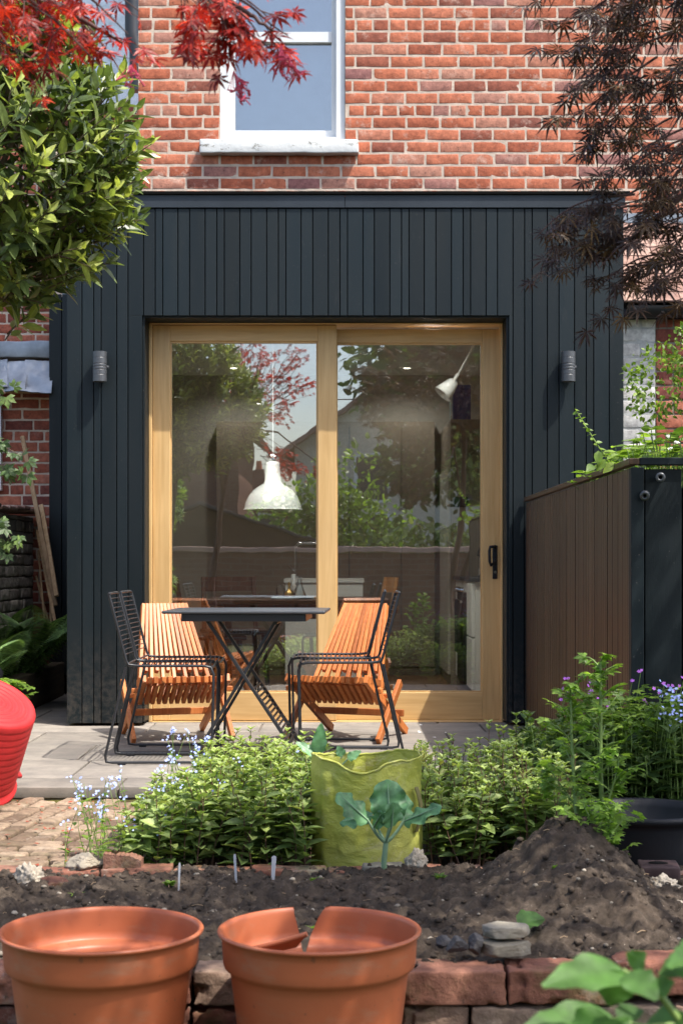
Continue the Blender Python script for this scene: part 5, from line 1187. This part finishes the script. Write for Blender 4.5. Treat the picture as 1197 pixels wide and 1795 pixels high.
# bright shrub at right edge above planter
def blob_tree(name, label, cen, rad, nleaf, leaf, T, lmat, o0, trunkseg, seed, clump=3.0, thr=.45, shell=.25):
    rs = np.random.default_rng(seed); t = thing(name, label, 'tree' if 'tree' in name else 'shrub', tuple(o0)); lv = Leaves(); n = 0; cen = np.array(cen); rad = np.array(rad); lump = [(cen+rs.normal(size=3)*rad*.45, rad*rs.uniform(.35, .6)) for _ in range(14)]
    while n < nleaf:
        c, r = lump[rs.integers(0, 14)]; v = unit(rs.normal(size=3))*rs.uniform(shell, 1)**.5; p = c+v*r
        if fbm(p[None], clump/rad.mean(), seed, 2)[0] > thr: continue
        lv.add(p-o0, v+rs.normal(size=3)*.6, v+rs.normal(size=3)*.5+np.array([0, 0, .6]), leaf*rs.uniform(.6, 1.2), rs.random()); n += 1
    m = MB(); lv.into(m, T); m.build('crown' if 'tree' in name else 'foliage', lmat, t)
    trunk(t, trunkseg, M['bark'], np.array(o0)); return t
blob_tree('leafy_shrub', 'bright small leaved shrub at the right edge above the planter', (1.92, 7.5, 1.92), (.30, .35, .36), 6500, .030, T_OV, M['green'], np.array([1.95, 7.5, 1.15]), [([(1.95, 7.5, 1.15), (1.92, 7.5, 1.7), (1.85, 7.45, 2.1)], .014, .005), ([(1.93, 7.5, 1.4), (1.8, 7.45, 1.8)], .008, .004)], 3)
# vine on the left wall
o0 = np.array([-2.05, 7.9, 1.25]); vt = thing('climbing_vine', 'climbing vine leaves hanging over the grey wall at the left edge', 'vine', tuple(o0)); lv, st = Leaves(), MB()
for (px0, py0, px1, py1) in ((-60, 760, 40, 800), (-60, 800, 50, 835), (-50, 880, 20, 945), (-60, 940, 25, 960), (-50, 660, 10, 690), (-60, 770, 20, 850)):
    a, b = P(px0, py0, 7.9)-o0, P(px1, py1, 7.8)-o0; pc = curve(a, b, .03, .08, 8); st.tube(pc, np.linspace(.004, .0015, 8), 5)
    for k in range(14): u = rng.random()*6.99; i = int(u); q = pc[i]+(pc[i+1]-pc[i])*(u-i)+rv()*.02; lv.add(q, rv()*.5+np.array([.3, -.3, -.5]), (.2, -1, .5)+rv()*.3, rng.uniform(.04, .065))
m = MB(); lv.into(m, T_CEL); m.build('leaves', M['shade'], vt); st.build('stems', M['bark'], vt)
# small plant left above tub
o0 = np.array([-1.72, 8.0, 0.0]); 
c_ = P(12, 1200, 7.9); t = thing('potted_herb', 'small bright leafy plant in a dark pot just behind the red tub', 'plant', (c_[0], 7.9, 0)); m = MB(); m.lathe([(0, 0), (.07, 0), (.09, .16), (.095, .16), (.095, .18), (.085, .18), (.08, .15), (0, .15)], 24); m.build('pot', M['blackpl'], t, smooth=True)
lv = Leaves()
for k in range(90): a = rng.random()*6.3; lv.add(np.array([rng.normal()*.04, rng.normal()*.04, .18+rng.random()*.12]), (math.cos(a), math.sin(a), rng.uniform(-.2, .6)), (0, 0, 1)+rv()*.3, .06)
m = MB(); lv.into(m, T_CEL); m.build('leaves', M['green'], t)

# ================================================================ INTERIOR THINGS
cup = thing('tall_cupboards', 'full height taupe cupboards across the back of the kitchen', 'cupboards')
mb = MB(); xs = [-.38, .045, .39, .72]; BD = 12.55; BS = F/BD
xb = [(598-HX)/BS-1.0, (612-HX)/BS, (703-HX)/BS, (762-HX)/BS]
for a, b in zip(xb, xb[1:]): mb.rbox((b-a-.008, .02, 1.93), Matrix.Translation(((a+b)/2, BD-.01, .07+.965)), r=.002)
mb.build('cupboard_door', M['taupe'], cup); mb = MB(); mb.box(xb[0], BD+.005, 0, xb[-1], 12.715, 2.03); mb.build('carcass', M['taupe'], cup)
tu = thing('tall_unit', 'tall pale cabinet unit with a book shelf at its top beside the kitchen counter', 'cabinet'); mb = MB(); mb.box(.80, 11.5, 0, 1.49, 12.70, 1.95); mb.build('side_panel', M['taupe'], tu)
mb = MB(); mb.box(.782, 11.52, .08, .798, 12.5, 1.60); mb.build('cabinet_door', M['iwall'], tu)
rr = random.Random(2); y = 11.55
for k in range(9):
    mb = MB(); mb.box(.70+rr.random()*.0+.12, y, 1.952, .95, y+.035, 1.952+rr.uniform(.19, .26)); tag(mb.build('book', simple('book_cover_%d' % k, tuple(rr.uniform(.02, .3) for _ in range(3)), .6)), '%s book standing on top of the tall kitchen cabinet' % ['first dark', 'second', 'third', 'fourth', 'fifth', 'sixth', 'seventh', 'eighth', 'last'][k], 'book', 'books on the tall cabinet'); y += .04
mb = MB(); mb.rbox((.11, .02, .075), Matrix.Translation(tuple(P(807, 880, 11.485))), r=.012); tag(mb.build('wall_thermostat', M['blackpl']), 'small black control panel on the pale cabinet end inside the kitchen', 'thermostat')
kc = thing('kitchen_counter', 'kitchen counter with white drawers and dark worktop seen through the sliding door', 'counter'); mb = MB(); mb.box(.835, 9.82, .08, 1.49, 11.49, .775); mb.build('carcass', M['iwhite'], kc)
for (z0, z1) in ((.10, .42), (.43, .765)):
    mb = MB(); mb.rbox((.02, .40, z1-z0), Matrix.Translation((.824, 10.03, (z0+z1)/2)), r=.003); mb.build('drawer_front', M['iwhite'], kc)
mb = MB(); mb.box(.815, 9.80, .777, 1.49, 11.495, .80); mb.build('worktop', M['slate'], kc)
ov = thing('oven', 'black range oven with chrome knobs built into the kitchen counter', 'oven'); mb = MB(); mb.rbox((.03, .62, .60), Matrix.Translation((.818, 10.60, .40)), r=.005); mb.build('oven_front', M['blackpl'], ov); mb = MB(); mb.tube([(.785, 10.33, .64), (.785, 10.87, .64)], .010, 8); mb.build('oven_handle', M['chrome'], ov)
mb = MB()
for k in range(5): mb.lathe([(0, 0), (.02, 0), (.018, .02), (0, .02)], 12, Matrix.Translation((.803, 10.38+k*.11, .715))@Matrix.Rotation(R(-90), 4, 'Y'))
mb.build('control_knobs', M['chrome'], ov)
mb = MB(); X_ = np.linspace(10.42, 10.62, 12); V = [(.770-.006*math.sin(i*1.9)-.01*(j % 2 == 0)*0, X_[i], .65-.035*j) for j in range(11) for i in range(12)]; i = (np.arange(10)[:, None]*12+np.arange(11)[None]).reshape(-1); mb.add(V, np.stack([i, i+1, i+13, i+12], 1)); tag(mb.build('tea_towel', M['cloth'], smooth=True), 'dark tea towel hanging from the oven handle', 'towel')
kt = thing('saucepan', 'dark pot with an arched handle on the kitchen counter', 'pot', (.98, 10.25, .80)); mb = MB(); mb.lathe([(0, 0), (.085, 0), (.09, .01), (.09, .13), (.08, .15), (0, .16)], 28); mb.build('pot_body', M['chrome'], kt, smooth=True); mb = MB(); mb.tube([(-.09*math.cos(a), 0, .14+.09*math.sin(a)) for a in np.linspace(0, math.pi, 12)], .008, 8); mb.build('pot_handle', M['blackpl'], kt, smooth=True)
isl = thing('kitchen_island', 'white kitchen island behind the dining table', 'island'); ID = 11.2; IS = F/ID; mb = MB(); mb.box((500-HX)/IS, ID, .08, (636-HX)/IS, ID+.6, .755); mb.build('island_body', M['iwhite'], isl); mb = MB(); mb.box((498-HX)/IS, ID-.02, .757, (638-HX)/IS, ID+.62, .785); mb.build('island_top', M['iwhite'], isl)
mb = MB(); t0 = P(518, 1016, 11.4); mb.tube([t0, t0+[0, 0, .18], t0+[.0, 0, .235], t0+[.02, 0, .262], t0+[.06, 0, .268], t0+[.20, 0, .268]], .011, 10); mb.tube([t0+[0, 0, .06], t0+[-.05, 0, .10]], .006, 8); mb.lathe([(0, 0), (.024, 0), (.02, .05), (0, .05)], 16, Matrix.Translation(tuple(t0+[0, 0, -.0]))); tag(mb.build('kitchen_tap', M['chrome'], smooth=True), 'tall chrome kitchen tap bending right over the white island', 'tap')
dt = thing('dining_table', 'wooden dining table just inside the glazed doors', 'table', (-.28, 10.0, 0)); mb = MB(); mb.rbox((1.15, .85, .035), Matrix.Translation((0, 0, .655)), r=.008); mb.build('table_top', M['darkwood'], dt)
mb = MB(); mb.box(-.48, -.34, .55, .48, .34, .636); mb.build('apron', M['darkwood'], dt)
for sx_ in (-.47, .47):
    for sy_ in (-.33, .33): mb = MB(); mb.rbox((.06, .06, .636), Matrix.Translation((sx_, sy_, .318)), r=.006); mb.build('leg', M['honey'], dt)
def dchair(loc, rz, mat, label, curved):
    t = thing('dining_chair', label, 'chair', loc, rz, 'chairs around the indoor dining table'); mb = MB(); mb.rbox((.42, .40, .03), Matrix.Translation((0, 0, .43)), r=.012); mb.build('seat', mat, t)
    for x in (-.18, .18):
        for y in (-.17, .17): mb = MB(); mb.bar((x*.9, y*.9, .42), (x*1.05, y*1.1, 0), .03, .03); mb.build('leg', mat, t)
    mb = MB()
    for x in (-.18, .18): mb.bar((x, .18, .43), (x*.98, .24, .80), .03, .022)
    mb.build('back_posts', mat, t); mb = MB()
    for z in ((.70, .80), (.56, .61)):
        V = []; 
        for i in range(11): u = i/10*2-1; V += [(u*.19, .225+.03*(1-u*u), z[0]), (u*.19, .235+.03*(1-u*u), z[1])]
        V = np.array(V); q = [(2*i, 2*i+2, 2*i+3, 2*i+1) for i in range(10)]; mb.add(V, q); mb.add(V+[0, .014, 0], [f[::-1] for f in q])
    mb.build('backrest', mat, t, smooth=True)
dchair((-.72, 10.65, 0), R(15), M['darkwood'], 'dark wooden dining chair behind the left end of the indoor table', False)
dchair((.09, 10.3, 0), R(-80), M['honey'], 'honey coloured dining chair at the right end of the indoor table', True)
dchair((-.80, 9.9, 0), R(95), M['darkwood'], 'dark wooden dining chair at the left end of the indoor table', False)
def item(name, px, zb, d, prof, mat, label, cat, n=20):
    c_ = P(px, 1000, d); mb = MB(); mb.lathe(prof, n); o = mb.build(name, mat, smooth=True); o.location = (c_[0], d, zb); tag(o, label, cat); return o
TZ = .673
item('glass_flask', 525, TZ, 9.8, [(0, .002), (.045, .002), (.047, .01), (.015, .09), (.013, .13), (.015, .135)], M['clearg'], 'conical clear glass flask on the dining table', 'flask')
item('brass_bottle', 507, TZ, 9.85, [(0, 0), (.028, 0), (.032, .02), (.028, .04), (.010, .055), (.008, .08), (.012, .085), (.005, .10), (0, .105)], M['brass'], 'small brass oil bottle on the dining table', 'bottle')
item('candle', 514, TZ, 10.1, [(0, 0), (.014, 0), (.014, .15), (0, .15)], M['enamel'], 'white candle behind the brass bottle on the dining table', 'candle')
item('glass_jar', 492, TZ, 9.9, [(0, .002), (.028, .002), (.03, .06), (.02, .07), (.022, .085)], M['clearg'], 'clear glass jar left of the brass bottle', 'jar')
mb = MB(); mb.lathe([(0, 0), (.17, 0), (.17, .006), (0, .008)], 32, Matrix.Translation((-.25, 9.9, TZ))); tag(mb.build('place_mat', M['wicker']), 'round woven straw mat on the dining table', 'place mat')
mb = MB(); mb.rbox((.26, .2, .01), Matrix.Translation((-.30, 9.68, TZ+.007)), r=.004, n=(12, 8, 1), noise=.003, nsc=12); tag(mb.build('folded_napkin', M['clothw'], smooth=True), 'pale blue folded cloth at the near edge of the dining table', 'napkin')
# pendant
pc_ = P(478.5, 893, 9.8); pn = thing('pendant_lamp', 'glossy white bell shaped pendant lamp hanging inside the left glass', 'pendant lamp', tuple(pc_)); s9 = 9.8/F
pf = [(50.5, 0), (50.2, 2), (48, 12), (43, 23), (35, 33), (26, 40), (17, 45), (14.5, 50), (12.8, 66), (12, 80), (11, 83), (7.5, 84), (7, 96), (0, 97)]
mb = MB(); mb.lathe([(a*s9, b*s9) for a, b in pf]+[]+[], 48); mb.lathe([(a*s9*.97, b*s9-.002) for a, b in pf[:9]], 48); mb.lathe([(50.5*s9, 0), (52*s9, .002), (52*s9, -.005), (50*s9, -.006)], 48); mb.build('lamp_shade', M['enamel'], pn, smooth=True)
mb = MB(); mb.lathe([(8*s9, 82*s9), (8.3*s9, 84*s9), (8.3*s9, 97*s9), (3*s9, 100*s9), (0, 100*s9)], 20); mb.build('lamp_cap', M['chrome'], pn, smooth=True); mb = MB(); mb.tube([(0, 0, 98*s9), (0, 0, 2.418-pc_[2])], .0035, 6); mb.build('cord', M['white'], pn)
# jointed lamp
al = thing('jointed_lamp', 'pale aluminium jointed desk lamp reaching down from the upper right inside the kitchen', 'lamp', (0, 0, 0)); d = 9.8
mb = MB(); a_, b_, c2 = P(838, 590, d), P(803, 655, d), P(792, 672, d)
mb.tube([P(880, 480, d), a_, b_], .006, 8); mb.tube([P(884, 482, d+.02), a_+[.008, .02, 0], b_+[.008, .02, 0]], .004, 8); mb.tube([b_, c2], .012, 8); mb.build('arm', M['enamel'], al, smooth=True)
ax = Vector(P(776, 692, d)-P(797, 668, d)).normalized(); ax = (ax+Vector((0, -.15, 0))).normalized(); mb = MB(); Mq = Matrix.Translation(Vector(P(796, 668, d)))@ax.to_track_quat('Z', 'Y').to_matrix().to_4x4(); mb.lathe([(0, 0), (.028, 0), (.036, .015), (.064, .115), (.062, .115), (.034, .018), (0, .006)], 32, Mq); mb.build('lamp_shade', M['enamel'], al, smooth=True)
for k, (px, py, lab, en) in enumerate(((410, 645, 'nearer lit ceiling spotlight above the pendant lamp', 8), (419, 676, 'farther lit ceiling spotlight above the pendant lamp', 1.5), (713, 645, 'nearer lit ceiling spotlight behind the sliding door', 9), (697, 678, 'farther lit ceiling spotlight behind the sliding door', 1.5), (300, 531, 'added unseen fill spotlight just inside the doors at the far left', 27), (520, 531, 'added unseen fill spotlight just inside the doors near the pendant lamp', 27), (760, 531, 'added unseen fill spotlight just inside the sliding door', 27))):  # last three are unseen fill spotlights added to brighten the room
    d = (2.418-EYE)*F/(HY-py); c_ = P(px, py, d); t = thing('ceiling_or_fill_light', lab, 'ceiling light', (c_[0], d, 2.42), 0, 'recessed ceiling lights'); mb = MB(); mb.lathe([(0, -.003), (.028, -.003)], 20); mb.build('lamp_lens', M['lit'], t); mb = MB(); mb.lathe([(.028, -.002), (.030, -.006), (.042, -.004), (.043, 0)], 24); mb.build('trim_ring', M['iwhite'], t); ld = bpy.data.lights.new('lamp_glow', 'SPOT'); ld.energy = en; ld.spot_size = R(155); ld.spot_blend = .8; ld.color = (1, .96, .90); ld.shadow_soft_size = .03; lo = bpy.data.objects.new('lamp_glow', ld); col.objects.link(lo); lo.parent = t; lo.location = (0, 0, -.02)
mb = MB(); mb.box((-1.49), 12.3, .9, -1.46, 12.6, 1.9)
# ================================================================ GARDEN BEHIND THE CAMERA (seen in the glass)
bwl = thing('rear_garden_wall', 'old red brick garden wall with pale coping, reflected in the glass', 'wall')
mb = MB(); mb.box(-9, -3.2, -.16, 9, -3.03, 1.05); mb.build('wall_core', M['mortard'], bwl)
mb = MB(); mb.box(-9, -3.035, -.16, 9, -3.0, 1.05); 
def bwm():
    t = NT('far_brickwork'); b = t.n('TexBrick'); b.inputs['Color1'].default_value = (.12, .05, .04, 1); b.inputs['Color2'].default_value = (.17, .08, .06, 1); b.inputs['Mortar'].default_value = (.16, .13, .11, 1); b.inputs['Scale'].default_value = 1; b.inputs['Brick Width'].default_value = .225; b.inputs['Row Height'].default_value = .075; b.inputs['Mortar Size'].default_value = .008
    mp = t.n('Mapping'); mp.inputs['Rotation'].default_value = (R(90), 0, 0); tc = t.n('TexCoord'); t.l(tc.outputs['Object'], mp.inputs[0]); t.l(mp.outputs[0], b.inputs[0]); return t.fin(b.outputs[0], .9, .2)
M['farbrick'] = bwm(); mb.build('brickwork', M['farbrick'], bwl)
mb = MB(); mb.rbox((18, .28, .07), Matrix.Translation((0, -3.1, 1.09)), r=.01); mb.build('coping', simple('pink_coping', (.45, .30, .26), .8), bwl)
sh = thing('garden_shed', 'dark timber garden shed with a low pitched felt roof, reflected in the glass', 'shed'); mb = MB(); mb.box(-3.8, -7.2, -.16, -.2, -4.6, 1.15); mb.add([(-3.8, -4.6, 1.15), (-.2, -4.6, 1.15), (-2.0, -4.6, 1.72), (-3.8, -7.2, 1.15), (-.2, -7.2, 1.15), (-2.0, -7.2, 1.72)], [(0, 1, 2), (3, 5, 4)]); mb.build('shed_walls', M['brown'], sh)
mb = MB(); mb.bar((-4.0, -5.9, 1.12), (-2.0, -5.9, 1.76), .04, 2.9, (0, 1, 0)); mb.bar((.0, -5.9, 1.12), (-2.0, -5.9, 1.76), .04, 2.9, (0, 1, 0)); mb.build('shed_roof', M['slate'], sh)
def far_house(name, label, x0, x1, y, eave, ridge, mat, gable_front=True, chim=None):
    t = thing(name, label, 'house'); yb = y-7; mb = MB(); mb.box(x0, yb, -.16, x1, y, eave); xm = (x0+x1)/2; mb.add([(x0, y, eave), (x1, y, eave), (xm, y, ridge), (x0, yb, eave), (x1, yb, eave), (xm, yb, ridge)], [(0, 1, 2), (3, 5, 4)]); mb.build('wall', mat, t)
    mb = MB(); ang = math.atan2(ridge-eave, (x1-x0)/2); ov = .45
    for sg in (-1, 1): mb.bar((xm+sg*((x1-x0)/2+ov), (y+yb)/2, eave-ov*math.tan(ang)), (xm, (y+yb)/2, ridge), .12, 7.8, (0, 1, 0))
    rf = mb.build('roof', M['tile'], t)
    if chim:
        mb = MB(); mb.box(chim-.45, y-3.6, ridge-1.0, chim+.45, y-2.9, ridge+1.1); mb.build('chimney', M['farbrick'], rf)
        for dx_ in (-.22, .22): mb = MB(); mb.lathe([(.14, 0), (.12, .45), (.1, .45), (.1, 0)], 12, Matrix.Translation((chim+dx_, y-3.25, ridge+1.1))); mb.build('chimney_pot', M['terra'], rf)
    for (wx, wz) in ((.28, .55), (.68, .55), (.28, .15), (.68, .15)):
        cx_ = x0+(x1-x0)*wx; cz_ = eave*wz+.3; mb = MB(); mb.box(cx_-.5, y, cz_, cx_+.5, y+.05, cz_+1.3); wf = mb.build('window', M['white'], t); mb = MB(); mb.box(cx_-.42, y+.045, cz_+.08, cx_+.42, y+.058, cz_+1.22, .5); mb.build('pane', M['slate'], wf)
    return t
far_house('terraced_house', 'brick house with white windows behind the shed, reflected in the left glass', -9.0, -2.6, -22, 4.6, 7.2, M['farbrick'])
far_house('cream_house', 'cream rendered house behind the garden, reflected at the middle of the glass', -1.2, 6.0, -23, 4.0, 6.6, M['cream'])
far_house('distant_house', 'distant brick house with a tall chimney, reflected between the nearer houses', -6.5, -1.0, -44, 2.4, 3.7, M['farbrick'], chim=-3.6)
blob_tree('rear_tree', 'broad dark green tree behind the garden wall, reflected in the right glass', (2.6, -6.5, 4.0), (2.6, 2.0, 2.4), 9000, .19, T_OV, M['shade'], np.array([2.6, -6.5, -.16]), [([(2.6, -6.5, -.16), (2.6, -6.5, 3), (2.5, -6.5, 5)], .2, .06)], 5, thr=.6)
blob_tree('green_maple_tree', 'yellow green maple left of the shed, reflected in the left glass', (-2.6, -1.6, 1.8), (.7, .8, .9), 4500, .10, T_MAPLE, M['green'], np.array([-2.6, -1.6, -.16]), [([(-2.6, -1.6, -.16), (-2.6, -1.6, 2)], .06, .02)], 6, thr=.6)
blob_tree('laurel_shrub', 'leafy laurel hedge shrub above the rear garden wall, reflected under the pendant lamp', (.3, -8.6, 1.5), (2.0, .8, 1.1), 5000, .11, T_OV, M['green'], np.array([.3, -8.6, -.16]), [([(.3, -8.6, -.16), (.3, -8.6, 1.2)], .06, .03)], 7, thr=.6)
blob_tree('hedge_shrub', 'dense hedge shrub behind the rear garden wall, reflected low in the right glass', (3.0, -4.6, 1.5), (2.0, .8, 1.0), 5000, .12, T_OV, M['mint'], np.array([3, -4.6, -.16]), [([(3, -4.6, -.16), (3, -4.6, 1.2)], .06, .03)], 8, thr=.6)
